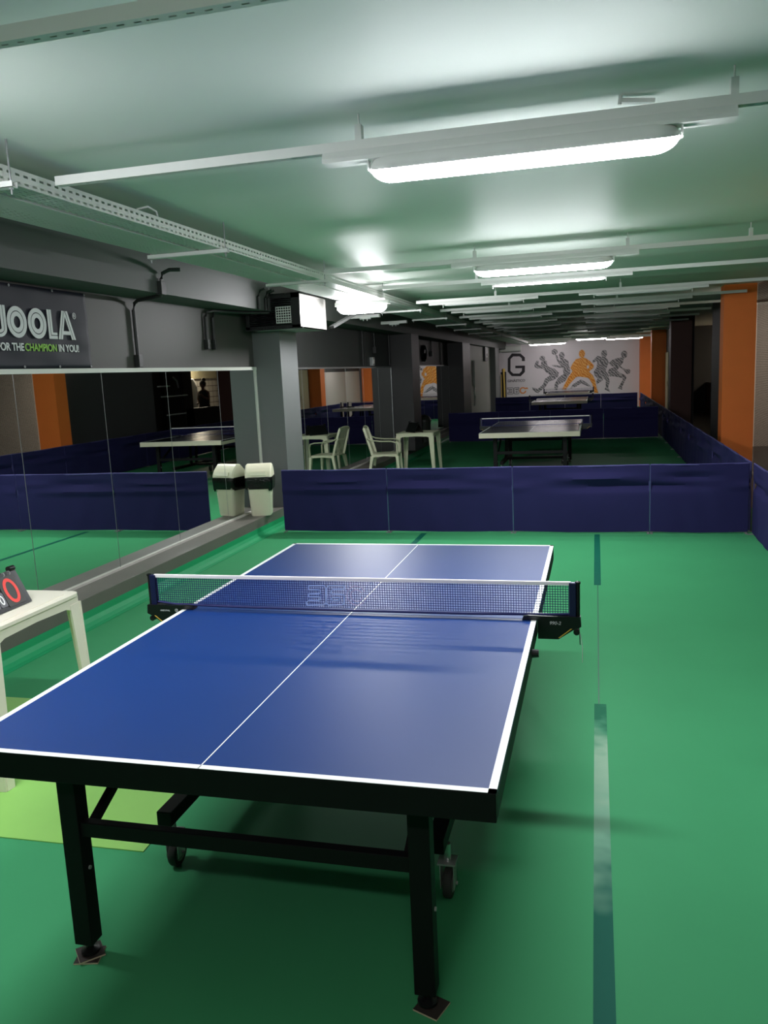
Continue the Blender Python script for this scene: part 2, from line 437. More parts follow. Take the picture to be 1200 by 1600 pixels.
for i in range(5):
    y0 = 14.9+5.9*i/5
    mirror(y0, 14.9+5.9*(i+1)/5, LZ+.018, 1.87, 'distant mirror pane %s past the dark pillar, reflecting the mural' % ['first', 'second', 'third', 'fourth', 'fifth'][i], 'mirror panes of the third bay', -.02)

# ------------------------------------------------------------------ ping-pong table
def make_table(label, apron, top, edge_cream):
    t = thing('ping_pong_table', label, 'table tennis table')
    W, L = 1.525, 2.74; h = .76
    for s in (0, 1):
        y0, y1 = (0, 1.368) if s == 0 else (1.372, 2.74)
        b = bm_new(); box(b, (-W/2+.002, y0+.002*(s == 0), h-.022), (W/2-.002, y1-.002*(s == 1), h)); o = obj('table_top', b, top, t)
        b = bm_new(); z0, z1 = h-.0004, h+.0006
        box(b, (-W/2, y0, z0), (-W/2+.02, y1, z1)); box(b, (W/2-.02, y0, z0), (W/2, y1, z1))
        if s == 0: box(b, (-W/2, 0, z0), (W/2, .02, z1))
        else: box(b, (-W/2, L-.02, z0), (W/2, L, z1))
        obj('edge_line', b, 'line', o)
        b = bm_new(); box(b, (-.0016, y0, z0), (.0016, y1, z1)); obj('centre_line', b, 'line', o)
        # apron frame
        b = bm_new(); e = .001
        ye = 0 if s == 0 else L; sg = 1 if s == 0 else -1
        zt, zb = h-.0012, .683
        box(b, (-W/2+e, ye+sg*e, zb), (W/2-e, ye+sg*.03, zt), .003)
        ya, yb2 = (.03, 1.36) if s == 0 else (1.38, L-.03)
        box(b, (-W/2+e, ya, zb), (-W/2+.03, yb2, h-.022)); box(b, (W/2-.03, ya, zb), (W/2-e, yb2, h-.022))
        box(b, (-W/2+.03, 1.34 if s == 0 else 1.375, zb), (W/2-.03, 1.365 if s == 0 else 1.40, h-.022))
        obj('apron_frame', b, apron, t)
    for s in (0, 1):
        sg = 1 if s == 0 else -1; Y = (lambda y: y) if s == 0 else (lambda y: L-y)
        for x in (-.533, .533):
            b = bm_new(); bx = sorted((Y(.165), Y(.22)))
            box(b, (x-.03, bx[0], .052), (x+.03, bx[1], .70), .003); lg = obj('leg', b, 'black_metal', t)
            yc = Y(.195)
            b = bm_new(); cyl(b, (x, yc, .012), (x, yc, .075), .009); lathe(b, [(.028, .012), (.028, .02), (.012, .026), (.012, .03)], (x, yc, 0)); obj('leveller_foot', b, 'black_plastic', lg, True)
            b = bm_new(); cyl(b, (x+.035, yc, .30), (x-.035, yc, .30), .006, seg=8); obj('bolt', b, 'chrome', lg)
        b = bm_new(); bx = sorted((Y(.175), Y(.205))); box(b, (-.503, bx[0], .412), (.503, bx[1], .458), .003); obj('cross_bar', b, 'black_metal', t)
        for x in (-.49, .49):
            b = bm_new(); bar(b, (x, Y(.22), .435), (x, Y(.78), .70), .022, .026); obj('leg_brace', b, 'black_metal', t)
    for x in (-.485, .485):
        b = bm_new(); box(b, (x-.028, .60, .20), (x+.028, 2.14, .252), .003); obj('side_rail', b, 'black_metal', t)
        for y in (1.27, 1.47):
            b = bm_new(); bar(b, (x, y, .22), (x*.96, y+(.03 if y > 1.37 else -.03), .70), .04, .03, up=(0, 1, 0)); obj('centre_post', b, 'black_metal', t)
        for y in (.67, 2.07):
            xo = x + (.025 if x > 0 else -.01)
            b = bm_new(); box(b, (xo-.03, y-.03, .135), (xo+.03, y+.03, .141)); 
            for sx in (-.024, .021): box(b, (xo+sx, y-.022, .045), (xo+sx+.003, y+.03, .137))
            cyl(b, (xo, y-.0, .14), (xo, y, .20), .012); k = obj('caster', b, 'chrome', t)
            b = bm_new(); lathe(b, [(.02, -.014), (.046, -.014), (.05, -.008), (.05, .008), (.046, .014), (.02, .014)], (xo, y+.012, .051), 24, 'x'); obj('wheel', b, 'rubber', k, True)
            b = bm_new(); lathe(b, [(.006, -.026), (.006, -.016), (.031, -.0155), (.031, .0155), (.006, .016), (.006, .03)], (xo, y+.012, .051), 20, 'x'); obj('hub', b, 'wheel_hub', k, True)
    b = bm_new(); box(b, (-.46, 1.33, .205), (.46, 1.41, .245)); obj('centre_beam', b, 'black_metal', t)
    for y in (1.14, 1.6):
        b = bm_new(); cyl(b, (.76, y, .70), (.785, y, .70), .017, .014, 12); obj('release_knob', b, 'black_plastic', t)
    return t

T1 = make_table('blue ping-pong table with white lines and black frame in the front court', 'black_metal', 'table_blue', False)
T2 = make_table('dark ping-pong table with cream edge beyond the front barrier', 'cream_edge', 'table_dark', True); T2.location = (0, 10.85, 0)
def far_table(y, label):
    r = copy_tree(T2); r.location = (0, y, 0); r['label'] = label; return r
T3 = far_table(21.67, 'ping-pong table with glaring top standing before the last barrier')
T4 = far_table(28.75, 'ping-pong table close to the mural wall, behind the last barrier')

# little board pads under the feet of the first table
def pad(x, y, z, rz, tilt, label):
    b = bm_new(); box(b, (-.038, -.038, .0005), (.038, .038, .005)); o = obj('foot_pad', b, 'pad_edge')
    b = bm_new(); box(b, (-.0375, -.0375, .005), (.0375, .0375, .006)); obj('pad_face', b, 'pad', o)
    o.location = (x, y, z); o.rotation_euler = (tilt, 0, rz); tag(o, label, 'pad', 'board pads under the table feet'); return o
pad(-.531, .187, .0, .25, 0, 'lower board pad on the floor under the table foot by the lime mat')
pad(-.533, .193, .0062, .78, 0, 'upper board pad turned askew under the table foot by the lime mat')
pad(.545, .19, .0, -.35, 0, 'single board pad under the table foot away from the lime mat')

# ------------------------------------------------------------------ nets
def make_net(label, detail=True):
    t = thing('table_net', label, 'net', (0, 1.37, .76))
    # cord grid
    b = bm_new(); x0, x1 = -.885, .885; z0, z1 = .022, .142; w = .0019 if detail else .003
    nx, nz = (176, 12) if detail else (60, 5)
    for i in range(nx+1):
        x = x0+(x1-x0)*i/nx; box(b, (x-w/2, -.0006, z0), (x+w/2, .0006, z1))
    for k in range(nz+1):
        z = z0+(z1-z0)*k/nz; box(b, (x0, -.0007, z-w/2), (x1, .0007, z+w/2))
    obj('net_mesh', b, 'net_blue', t, fix=False)
    b = bm_new(); tube(b, [(-.9, 0, .03), (-.8, 0, .019), (-.5, 0, .014), (0, 0, .012), (.5, 0, .014), (.8, 0, .019), (.9, 0, .024)], .005, 6); obj('bottom_cord', b, 'net_blue', t)
    b = bm_new(); box(b, (-.895, -.005, .138), (.895, .005, .153), .002); obj('top_tape', b, 'net_tape', t)
    for s in (-1, 1):
        b = bm_new(); box(b, sorted_box((s*.887, -.012, -.02), (s*.914, .012, .150))[0], sorted_box((s*.887, -.012, -.02), (s*.914, .012, .150))[1], .003); p = obj('post', b, 'net_post', t)
        b = bm_new(); cyl(b, (s*.92, 0, -.03), (s*.92, 0, .152), .0085); lathe(b, [(.011, .146), (.011, .153), (.004, .156)], (s*.92, 0, 0)); obj('post_rod', b, 'black_plastic', p, True)
        b = bm_new()
        pr = [(.708, -.0), (.712, .014), (.73, .018), (.93, .016), (.933, -.022), (.905, -.035), (.847, -.075), (.768, -.075), (.768, -.0)]
        if s < 0: pr = [(-x, z) for x, z in pr][::-1]
        prism(b, pr, (0, .021, .0015), (1, 0, 0), (0, 0, 1), .042); c = obj('clamp', b, 'black_plastic', t)
        b = bm_new(); prism(b, [(s*.846, -.069), (s*.852, -.069), (s*.899, -.031), (s*.893, -.031)], (0, -.021, .0015), (1, 0, 0), (0, 0, 1), .001); obj('gold_stripe', b, 'gold', c)
        b = bm_new(); lathe(b, [(.004, -.018), (.012, -.016), (.012, .016), (.004, .018)], (s*.915, 0, -.045), 12, 'y'); obj('clamp_screw', b, 'black_plastic', c, True)
        if detail and s > 0:
            text('clamp_lettering', '990-2', .019, 'text_grey', c, (.812, -.0225, -.014), (1, 0, 0), (.2, 0, .98), .0003, .0003)
        if detail and s < 0:
            text('clamp_lettering', 'ANDOVAL', .010, 'text_grey', c, (-.868, -.0225, -.008), (1, 0, 0), (.2, 0, .98), .0003, .0003)
            b = bm_new(); ring_prism(b, .0075, .0075, .0052, .0052, (-.789, -.003), (0, -.0215, 0), (1, 0, 0), (0, 0, 1), .0006, 16); box(b, (-.7905, -.0221, -.006), (-.789, -.0215, .001)); box(b, (-.7875, -.0221, -.006), (-.786, -.0215, .001)); obj('clamp_emblem', b, 'text_grey', c)
    if detail:
        N3 = [(-.177,.875),(-.109,.877),(-.102,.868),(-.106,.804),(-.114,.794),(-.189,.79),(-.192,.802),(-.181,.811),(-.134,.812),(-.129,.818),(-.128,.825),(-.133,.828),(-.18,.827),(-.179,.84),(-.133,.841),(-.127,.845),(-.127,.855),(-.132,.859),(-.178,.858),(-.177,.875)]
        N6 = [(-.019,.879),(-.088,.877),(-.098,.868),(-.103,.804),(-.095,.793),(-.034,.796),(-.025,.803),(-.023,.834),(-.029,.841),(-.076,.841),(-.08,.846),(-.077,.859),(-.072,.862),(-.019,.863),(-.019,.879)]
        N6b = [(-.077,.826),(-.046,.827),(-.043,.822),(-.047,.815),(-.078,.814),(-.081,.819),(-.077,.826)]
        b = bm_new()
        for q in (N3, N6, N6b): stroke(b, [(x, z-.76) for x, z in q], .0042, (0, -.0012, 0), (1, 0, 0), (0, 0, 1), .0006)
        obj('printed_numerals', b, 'net_print', t)
        b = bm_new()
        for r in (.042, .026): ring_prism(b, r, r, r-.0025, r-.0025, (.03, .077), (0, -.0012, 0), (1, 0, 0), (0, 0, 1), .0006, 32, .5, 2*PI-.2)
        obj('printed_ring', b, 'net_ring', t)
        b = bm_new(); tube(b, [(.925, -.002, -.048), (.932, -.004, -.07), (.937, -.004, -.11), (.936, -.004, -.17)], .0014, 6); obj('tension_string', b, 'line', t)
        b = bm_new(); tube(b, [(.926, .002, -.05), (.928, .004, -.10)], .002, 6); obj('chain', b, 'conduit', t)
    return t
def sorted_box(a, b): return tuple(min(p, q) for p, q in zip(a, b)), tuple(max(p, q) for p, q in zip(a, b))
N1 = make_net('navy net with white tape clamped across the blue table')
NF = make_net('thin net clamped across the dark table with cream edge', False); NF.location = (0, 12.22, .76)
for y, l in ((23.04, 'thin net across the table with the glaring top'), (30.12, 'thin net across the table close to the mural wall')):
    r = copy_tree(NF); r.location = (0, y, .76); r['label'] = l

# ------------------------------------------------------------------ court barriers
def make_barrier(W, seed):
    rnd = random.Random(seed); H = .705
    t = thing('court_barrier', 'x', 'barrier', group='navy court barriers')
    nx, nz = 46, 26; ph = [rnd.uniform(0, 6.28) for _ in range(8)]
    def dy(u, v):      # sag ripples hanging off the top rail, fading downward
        f = math.sin(u*PI)
        r = .038*math.exp(-((v-.82)/.045)**2)*math.sin(3.2*u+ph[0])*f + .034*math.exp(-((v-.68)/.05)**2)*math.sin(2.4*u+ph[1])
        r += .010*math.sin(9*u+ph[2]+3*v)*f*v + .004*math.sin(23*u+ph[3]+5*v)*f*(1-v) + .014*f*math.sin(PI*v)*math.sin(ph[4])
        return r
    b = bm_new(); g = []
    for side in (-.009, .009):
        rows = []
        for k in range(nz+1):
            v = k/nz; rows.append([b.verts.new(((i/nx-.5)*W, side+dy(i/nx, v), .022+v*(H-.022)+.004*math.sin(PI*i/nx)*(v-1)*3)) for i in range(nx+1)])
        g.append(rows)
    for s, rows in enumerate(g):
        for k in range(nz):
            for i in range(nx):
                f = (rows[k][i], rows[k][i+1], rows[k+1][i+1], rows[k+1][i]); b.faces.new(f if s == 0 else f[::-1])
    A, B = g
    for k in (0, nz):
        for i in range(nx): b.faces.new((A[k][i], B[k][i], B[k][i+1], A[k][i+1]))
    for i in (0, nx):
        for k in range(nz): b.faces.new((A[k][i], A[k+1][i], B[k+1][i], B[k][i]))
    obj('fabric_cover', b, 'fabric', t, True)
    b = bm_new(); tube(b, [(-W/2, 0, H), (-W/4, 0, H-.004), (0, 0, H-.006), (W/4, 0, H-.004), (W/2, 0, H)], .0095, 8)
    for s in (-1, 1): tube(b, [(s*W/2, 0, .022), (s*W/2, 0, H)], .0055, 6)
    obj('piping', b, 'piping', t, True)
    b = bm_new(); cyl(b, (-W/2, 0, .017), (W/2, 0, .017), .004, seg=8)
    for s in (-1, 1):
        cyl(b, (s*(W/2-.01), 0, .004), (s*(W/2-.01), 0, .03), .006, seg=8); box(b, (s*(W/2-.01)-.012, -.05, .0), (s*(W/2-.01)+.012, .05, .008))
    obj('wire_frame', b, 'grey_metal', t)
    return t
protos = {}
def barrier(cx, cy, W, rz, label, flip=0):
    k = (round(W, 2), flip % 3)
    if k in protos: o = copy_tree(protos[k])
    else: o = make_barrier(W, 11+len(protos)*7); protos[k] = o
    o.location = (cx, cy, 0); o.rotation_euler = (0, 0, rz); o['label'] = label; return o
xs = [-2.47, -1.235, .135, 1.52, 2.455]
lab = ['front navy court barrier standing by the grey bin on the plinth', 'second navy court barrier from the plinth in the front row', 'third navy court barrier from the plinth in the front row', 'front-row navy court barrier at the corner below the orange pillar']
for i in range(4):
    barrier((xs[i]+xs[i+1])/2, 6.88, xs[i+1]-xs[i]-.0125, 0, lab[i], i)
ordn = ['first', 'second', 'third', 'fourth', 'fifth', 'sixth', 'seventh', 'eighth', 'ninth', 'tenth', 'eleventh', 'twelfth', 'thirteenth', 'fourteenth', 'fifteenth', 'sixteenth', 'seventeenth']
for i in range(2): barrier(XR+.012, 6.14-1.4*i, 1.385, PI/2, 'side navy court barrier along the front court, %s from the corner' % ordn[i], i)
for i in range(15): barrier(XR, 7.64+1.4*i, 1.385, PI/2, 'side navy court barrier, %s beyond the front corner' % ordn[i], i)
for r, (y, n1) in enumerate(((18.2, 'row behind the dark table'), (28.05, 'last row before the mural'))):
    for i in range(4):
        barrier(-1.90+1.225*i, y, 1.21, 0, 'navy court barrier in the %s, %s from the mirror side' % (n1, ordn[i]), i)

# ------------------------------------------------------------------ floor markings and mat
def strip(x0, x1, y0, y1, m, label, th=.0012):
    b = bm_new(); box(b, (x0, y0, .0002), (x1, y1, th)); o = obj('floor_tape', b, m); return tag(o, label, 'tape', 'tape strips on the green floor')
strip(.972, 1.026, 4.77, 6.80, 'tape', 'dark green tape strip on the floor leading to the front barrier')
strip(.978, 1.038, -1.2, 2.375, 'tape_worn', 'worn whitish tape strip on the floor beside the blue table')
strip(.998, 1.004, 2.375, 4.77, 'tape_line', 'thin dark line on the floor between the two tape strips')
strip(-.86, -.80, 4.2, 6.83, 'tape', 'dark tape strip on the floor behind the blue table end')
b = bm_new(); prism(b, [(-2.42, .70), (-.665, .727), (-.735, 2.01), (-2.42, 2.0)], (0, 0, .0005), (1, 0, 0), (0, 1, 0), .004)
tag(obj('floor_mat', b, 'mat'), 'lime green mat on the floor under the plastic table', 'mat')

# ------------------------------------------------------------------ plastic table
def make_plastic_table(label, m, loc, S=.68, H=.72, rz=0):
    t = thing('plastic_table', label, 'table', loc, rz)
    h = S/2; b = bm_new()
    prism(b, rrect(-h, h, -h, h, .05), (0, 0, H-.016), (1, 0, 0), (0, 1, 0), .016)
    bmesh.ops.bevel(b, geom=[e for e in b.edges if all(v.co.z > H-.002 for v in e.verts) and not e.is_boundary and len({f.normal.z > .5 for f in e.link_faces}) > 1], offset=.005, segments=2, affect='EDGES')
    top = obj('table_top', b, m, t, True)
    b = bm_new(); prism(b, rrect(-h+.045, h-.045, -h+.045, h-.045, .05), (0, 0, H), (1, 0, 0), (0, 1, 0), .0025); obj('raised_panel', b, m, top)
    b = bm_new()
    for s in (-1, 1):
        # rim skirt that dips towards each corner
        for ax in (0, 1):
            pts = [(-h+.02, H-.016), (-h+.02, H-.12), (-h+.06, H-.085), (-h+.12, H-.062), (0, H-.055), (h-.12, H-.062), (h-.06, H-.085), (h-.02, H-.12), (h-.02, H-.016)]
            if ax == 0: prism(b, pts, (0, s*(h-.012)+.004, 0), (1, 0, 0), (0, 0, 1), .008)
            else: prism(b, pts, (s*(h-.012)-.004, 0, 0), (0, 1, 0), (0, 0, 1), .008)
    obj('apron', b, m, t)
    for sx in (-1, 1):
        for sy in (-1, 1):
            b = bm_new()
            bar(b, (sx*(h+.01), sy*(h-.02), 0), (sx*(h-.012), sy*(h-.045), H-.05), .012, .045, up=(0, 1, 0), w2=.012, h2=.085)
            bar(b, (sx*(h-.01), sy*(h+.005), 0), (sx*(h-.045), sy*(h-.012), H-.05), .045, .012, up=(0, 1, 0), w2=.085, h2=.012)
            obj('leg', b, m, t)
    return t
P1 = make_plastic_table('white plastic table on the lime mat carrying the scoreboard', 'plastic', (-1.865, 1.38, .005))
P2 = make_plastic_table('aged white plastic table beside the armchair in the second court', 'plastic_old', (-1.99, 12.15, 0), .66)

# ------------------------------------------------------------------ flip scoreboards
def make_score(label, loc, rz, W=.40, Hh=.178, tilt=.46):
    t = thing('flip_scoreboard', label, 'scoreboard', loc, rz)
    ct, st = math.cos(tilt), math.sin(tilt)
    # front panel leans back: local x along the board, local y towards the back
    O = Vector((0, 0, .002)); ux = Vector((1, 0, 0)); uy = Vector((0, st, ct)); n = ux.cross(uy)
    P = lambda x, v, d=0: O+ux*x+uy*v+n*d
    def plate(x0, x1, v0, v1, th, d): 
        b = bm_new(); prism(b, rrect(x0, x1, v0, v1, .006, 3), P(0, 0, d), ux, uy, th); return b
    obj('front_panel', plate(-W/2, W/2, 0, Hh, .006, 0), 'black_plastic', t)
    yb = Hh*st*2; b = bm_new(); ub = Vector((0, -st, ct)); prism(b, rrect(-W/2, W/2, 0, Hh, .006, 3), Vector((0, yb, .002)), ux, ub, .006); obj('back_panel', b, 'black_plastic', t)
    b = bm_new()
    for s in (-1, 1):
        c = P(s*(W/2-.02), Hh+.006, .003); cyl(b, c-Vector((.018, 0, 0)), c+Vector((.018, 0, 0)), .014)
    obj('hinge', b, 'black_plastic', t, True)
    for s in (-1, 1):
        c = obj('score_card', plate(s*.108-.058, s*.108+.058, .012, Hh-.02, .004, .006), 'card', t)
        b = bm_new(); ring_prism(b, .043, .063, .026, .046, (s*.108, .083), P(0, 0, .0095), ux, uy, .0016, 28); obj('digit', b, 'red', c)
        c2 = obj('set_card', plate(s*.024-.021, s*.024+.021, .02, .09, .004, .006), 'card_grey', t)
        b = bm_new(); ring_prism(b, .013, .024, .007, .017, (s*.024, .055), P(0, 0, .0095), ux, uy, .001, 18); obj('digit', b, 'line', c2)
    b = bm_new()
    for x in [s*.108+k for s in (-1, 1) for k in (-.04, .0, .04)]:
        ring_prism(b, .011, .011, .0085, .0085, (0, 0), P(x, Hh-.012, .008), Vector((0, n.y, n.z)), uy, .002, 14)
    obj('binder_ring', b, 'chrome', t); return t
make_score('black flip scoreboard with red zero on the white plastic table', (-1.655, 1.31, .7275), PI/2)
make_score('black flip scoreboard in shade on the aged plastic table', (-1.98, 12.1, .7235), 2.2)

# ------------------------------------------------------------------ plastic armchair
def make_chair(label, loc, rz, m='plastic_old'):
    t = thing('plastic_armchair', label, 'chair', loc, rz)   # faces +x
    b = bm_new()
    prism(b, rrect(-.21, .23, -.23, .23, .06), (0, 0, .415), (1, 0, 0), (0, 1, 0), .012)
    for s in (-1, 1): prism(b, [(-.2, .36), (-.16, .385), (0, .395), (.18, .385), (.215, .35), (.225, .417), (-.21, .417)], (0, s*.222+.006, 0), (1, 0, 0), (0, 0, 1), .012)
    prism(b, [(-.2, .35), (-.15, .385), (.15, .385), (.2, .35), (.2, .417), (-.2, .417)], (.216, 0, 0), (0, 1, 0), (0, 0, 1), .012)
    obj('seat', b, m, t)
    b = bm_new()
    bk = lambda z: -.20-.13*((z-.42)/.45)**1.1
    zs = [.42+.44*k/8 for k in range(9)]
    for s in (-1, 1): tube(b, [(bk(z), s*(.215-.03*((z-.42)/.44)**3), z) for z in zs], .022, 8, .55, up=(0, 1, 0))
    tube(b, [(bk(.86), -.19, .86), (bk(.86)-.012, -.1, .875), (bk(.86)-.016, 0, .88), (bk(.86)-.012, .1, .875), (bk(.86), .19, .86)], .024, 8, .5, up=(1, 0, 0))
    for y in (-.12, -.06, 0, .06, .12): tube(b, [(bk(z)-.012, y, z) for z in zs], .021, 6, .3, up=(1, 0, 0))
    obj('backrest', b, m, t, True)
    for s in (-1, 1):
        b = bm_new(); tube(b, [(-.27, s*.225, .70), (-.2, s*.25, .665), (-.05, s*.262, .645), (.12, s*.262, .64), (.2, s*.255, .62), (.225, s*.245, .56), (.225, s*.235, .41)], .026, 8, .45, up=(0, 0, 1)); obj('armrest', b, m, t, True)
        for xf, xt in ((.25, .215), (-.27, -.20)):
            b = bm_new(); bar(b, (xf, s*.25, 0), (xt, s*.222, .40), .035, .030, up=(1, 0, 0), w2=.06, h2=.05); obj('leg', b, m, t)
    return t
make_chair('aged white plastic armchair drawn up to the table by the mirrors', (-2.42, 11.50, 0), .12)

# ------------------------------------------------------------------ bins
def make_bin(label, loc, rz, bag=True):
    t = thing('swing_top_bin', label, 'bin', loc, rz)
    b = bm_new()
    def ringz(w, d, z, r): return [b.verts.new((x, y, z)) for x, y in rrect(-w/2, w/2, -d/2, d/2, r, 4)]
    rs = [ringz(.215, .20, 0, .03), ringz(.225, .21, .02, .03), ringz(.275, .25, .44, .035)]
    for p, q in zip(rs, rs[1:]):
        for k in range(len(p)): b.faces.new((p[k], p[(k+1) % len(p)], q[(k+1) % len(p)], q[k]))
    b.faces.new(rs[0][::-1]); b.faces.new(rs[-1])
    for x in [-.08+.02*k for k in range(9)]:
        for s in (-1, 1): bar(b, (x*.85, s*.104, .03), (x, s*.124, .42), .007, .008, up=(0, 1, 0))
    obj('body', b, 'bin', t, True)
    if bag:
        b = bm_new(); rnd = random.Random(3); rs = []
        P = rrect(-.146, .146, -.134, .134, .04, 6)
        for k, (z, s, j) in enumerate(((.45, .985, 0), (.445, 1.06, .004), (.41, 1.09, .008), (.36, 1.08, .012), (.31, 1.04, .014), (.285, 1.0, .016))):
            row = []
            for i, (x, y) in enumerate(P):
                f = s+rnd.uniform(-j, j)*2; row.append(b.verts.new((x*f, y*f, z+(rnd.uniform(-.02, .012) if k > 3 else 0)+(.045*(1+math.sin(i*.45))*.5 if k > 3 else 0))))
            rs.append(row)
        for p, q in zip(rs, rs[1:]):
            for i in range(len(p)): b.faces.new((p[i], p[(i+1) % len(p)], q[(i+1) % len(p)], q[i]))
        o = obj('bin_bag', b, 'bag', t, True)
        md = o.modifiers.new('s', 'SOLIDIFY'); md.thickness = .002
    b = bm_new()
    pr = [(-.145, .44), (.145, .44), (.142, .475), (.11, .53), (.055, .575), (.03, .592), (-.03, .592), (-.055, .575), (-.11, .53), (-.142, .475)]
    # ridge runs along local x
    def sec(x, sc):
        return [b.verts.new((x, y*.92*sc, .44+(z-.44)*(sc if sc < 1 else 1))) for y, z in pr]
    ss = [sec(-.15, .9), sec(-.135, 1), sec(.135, 1), sec(.15, .9)]
    for p, q in zip(ss, ss[1:]):
        for i in range(len(p)): b.faces.new((p[i], p[(i+1) % len(p)], q[(i+1) % len(p)], q[i]))
    b.faces.new(ss[0]); b.faces.new(ss[-1][::-1])
    l = obj('lid', b, 'bin_lid', t, True)
    b = bm_new(); bar(b, (-.09, -.128, .49), (.09, -.128, .49), .012, .05, up=(0, .5, 1)); obj('swing_flap', b, 'bin_lid', l)
    return t
make_bin('cream swing-top bin with black bag on the plinth before the grey pillar', (-2.742, 6.90, LZ), .25)
t = thing('dome_bin', 'dark bin with domed lid on the plinth past the dark pillar', 'bin', (-2.70, 16.1, LZ))
b = bm_new(); lathe(b, [(.13, 0), (.155, .46), (.15, .46)], seg=28); obj('body', b, 'dark_bin', t, True)
b = bm_new(); lathe(b, [(.165, .455), (.165, .48), (.155, .51), (.12, .565), (.05, .605), (.0, .61)], seg=28); obj('lid', b, 'dark_bin', t, True)

# ------------------------------------------------------------------ banner
t = thing('wall_banner', 'navy sponsor banner with white lettering on the grey wall above the mirrors', 'banner', (XW+.002, 0, 0))
b = bm_new(); Y0, Y1, Z0, Z1 = 2.84, 4.12, 1.888, 2.468; nx, nz = 40, 20
vs = [[b.verts.new((.004+.004*math.sin(i*.55)*math.sin(k*.2)+.003*math.sin(k*.9+i*.2), Y0+(Y1-Y0)*i/nx, Z0+(Z1-Z0)*k/nz)) for i in range(nx+1)] for k in range(nz+1)]
for k in range(nz):
    for i in range(nx): b.faces.new((vs[k][i], vs[k][i+1], vs[k+1][i+1], vs[k+1][i]))
o = obj('cloth', b, 'banner', t, True); md = o.modifiers.new('s', 'SOLIDIFY'); md.thickness = .002; md.offset = 0
BO, BX, BZ = (.014, 0, 0), (0, 1, 0), (0, 0, 1)
b = bm_new()
for cy in (3.268, 3.485):
    ring_prism(b, .102, .108, .072, .078, (cy, 2.208), BO, BX, BZ, .0015, 36); ring_prism(b, .066, .072, .034, .040, (cy, 2.208), BO, BX, BZ, .0015, 36)
# L
prism(b, [(3.605, 2.315), (3.628, 2.315), (3.628, 2.125), (3.628, 2.103), (3.605, 2.103)], BO, BX, BZ, .0015)
prism(b, [(3.634, 2.315), (3.655, 2.315), (3.655, 2.150), (3.705, 2.150), (3.705, 2.132), (3.634, 2.132)], BO, BX, BZ, .0015)
prism(b, [(3.628, 2.126), (3.705, 2.126), (3.705, 2.103), (3.628, 2.103)], BO, BX, BZ, .0015)
# A
prism(b, [(3.715, 2.103), (3.738, 2.103), (3.802, 2.315), (3.782, 2.315)], BO, BX, BZ, .0015)
prism(b, [(3.745, 2.103), (3.765, 2.103), (3.815, 2.275), (3.818, 2.315), (3.809, 2.315)], BO, BX, BZ, .0015)
prism(b, [(3.905, 2.103), (3.928, 2.103), (3.850, 2.315), (3.828, 2.315)], BO, BX, BZ, .0015)
prism(b, [(3.878, 2.103), (3.898, 2.103), (3.822, 2.308), (3.816, 2.275)], BO, BX, BZ, .0015)
prism(b, [(3.775, 2.138), (3.868, 2.138), (3.858, 2.165), (3.785, 2.165)], BO, BX, BZ, .0015)
# J
prism(b, [(3.105, 2.315), (3.128, 2.315), (3.128, 2.16), (3.105, 2.16)], BO, BX, BZ, .0015); prism(b, [(3.134, 2.315), (3.157, 2.315), (3.157, 2.16), (3.134, 2.16)], BO, BX, BZ, .0015)
ring_prism(b, .080, .060, .057, .038, (3.077, 2.16), BO, BX, BZ, .0015, 16, PI*1.1, 2*PI); ring_prism(b, .051, .032, .028, .010, (3.077, 2.16), BO, BX, BZ, .0015, 16, PI*1.1, 2*PI)
ring_prism(b, .021, .024, .017, .020, (3.935, 2.285), BO, BX, BZ, .0015, 20)
obj('brand_lettering', b, 'banner_white', t)
text('registered_mark', 'R', .034, 'banner_white', t, (.0145, 3.924, 2.274), BX, BZ, .0007)
text('slogan', 'FOR THE', .074, 'banner_white', t, (.0145, 3.312, 2.012), BX, BZ, .0007, .0016, 'RIGHT', .92)
text('slogan', 'CHAMPION', .074, 'banner_green', t, (.0145, 3.322, 2.012), BX, BZ, .0007, .0016, 'LEFT', .93)
text('slogan', 'IN YOU!', .074, 'banner_white', t, (.0145, 3.70, 2.012), BX, BZ, .0007, .0016, 'LEFT', .93)
for y, z in ((2.9, 2.45), (3.23, 2.455), (3.70, 2.455), (4.10, 2.455), (3.7, 1.90), (4.10, 1.90), (3.3, 1.90)):
    b = bm_new(); ring_prism(b, .009, .009, .004, .004, (y, z), (.010, 0, 0), BX, BZ, .003, 14); obj('eyelet', b, 'grey_metal', t)

# ------------------------------------------------------------------ conduits on the wall
def conduit(pts, boxes, label, r=.016):
    t = thing('conduit', label, 'conduit', group='conduit runs above the mirrors')
    b = bm_new(); tube(b, pts, r, 10); obj('pipe', b, 'conduit', t, True)
    for lo, hi in boxes: b = bm_new(); box(b, lo, hi, .004); obj('junction_box', b, 'conduit', t)
    return t
xw = XW+.012
conduit([(-2.40, 4.74, 2.68), (-2.48, 4.70, 2.68), (-2.525, 4.66, 2.65), (-2.532, 4.64, 2.60), (-2.532, 4.64, 2.50), (-2.56, 4.66, 2.470), (-2.70, 4.73, 2.466), (-2.86, 4.80, 2.462), (-2.90, 4.81, 2.44), (xw, 4.812, 2.38), (xw, 4.815, 2.0), (xw, 4.815, 1.90)],
        [((-2.57, 4.60, 2.475), (-2.512, 4.68, 2.585)), ((XW-.01, 4.785, 1.89), (XW+.04, 4.845, 2.0))], 'bent conduit running from the beam down the wall beside the banner')
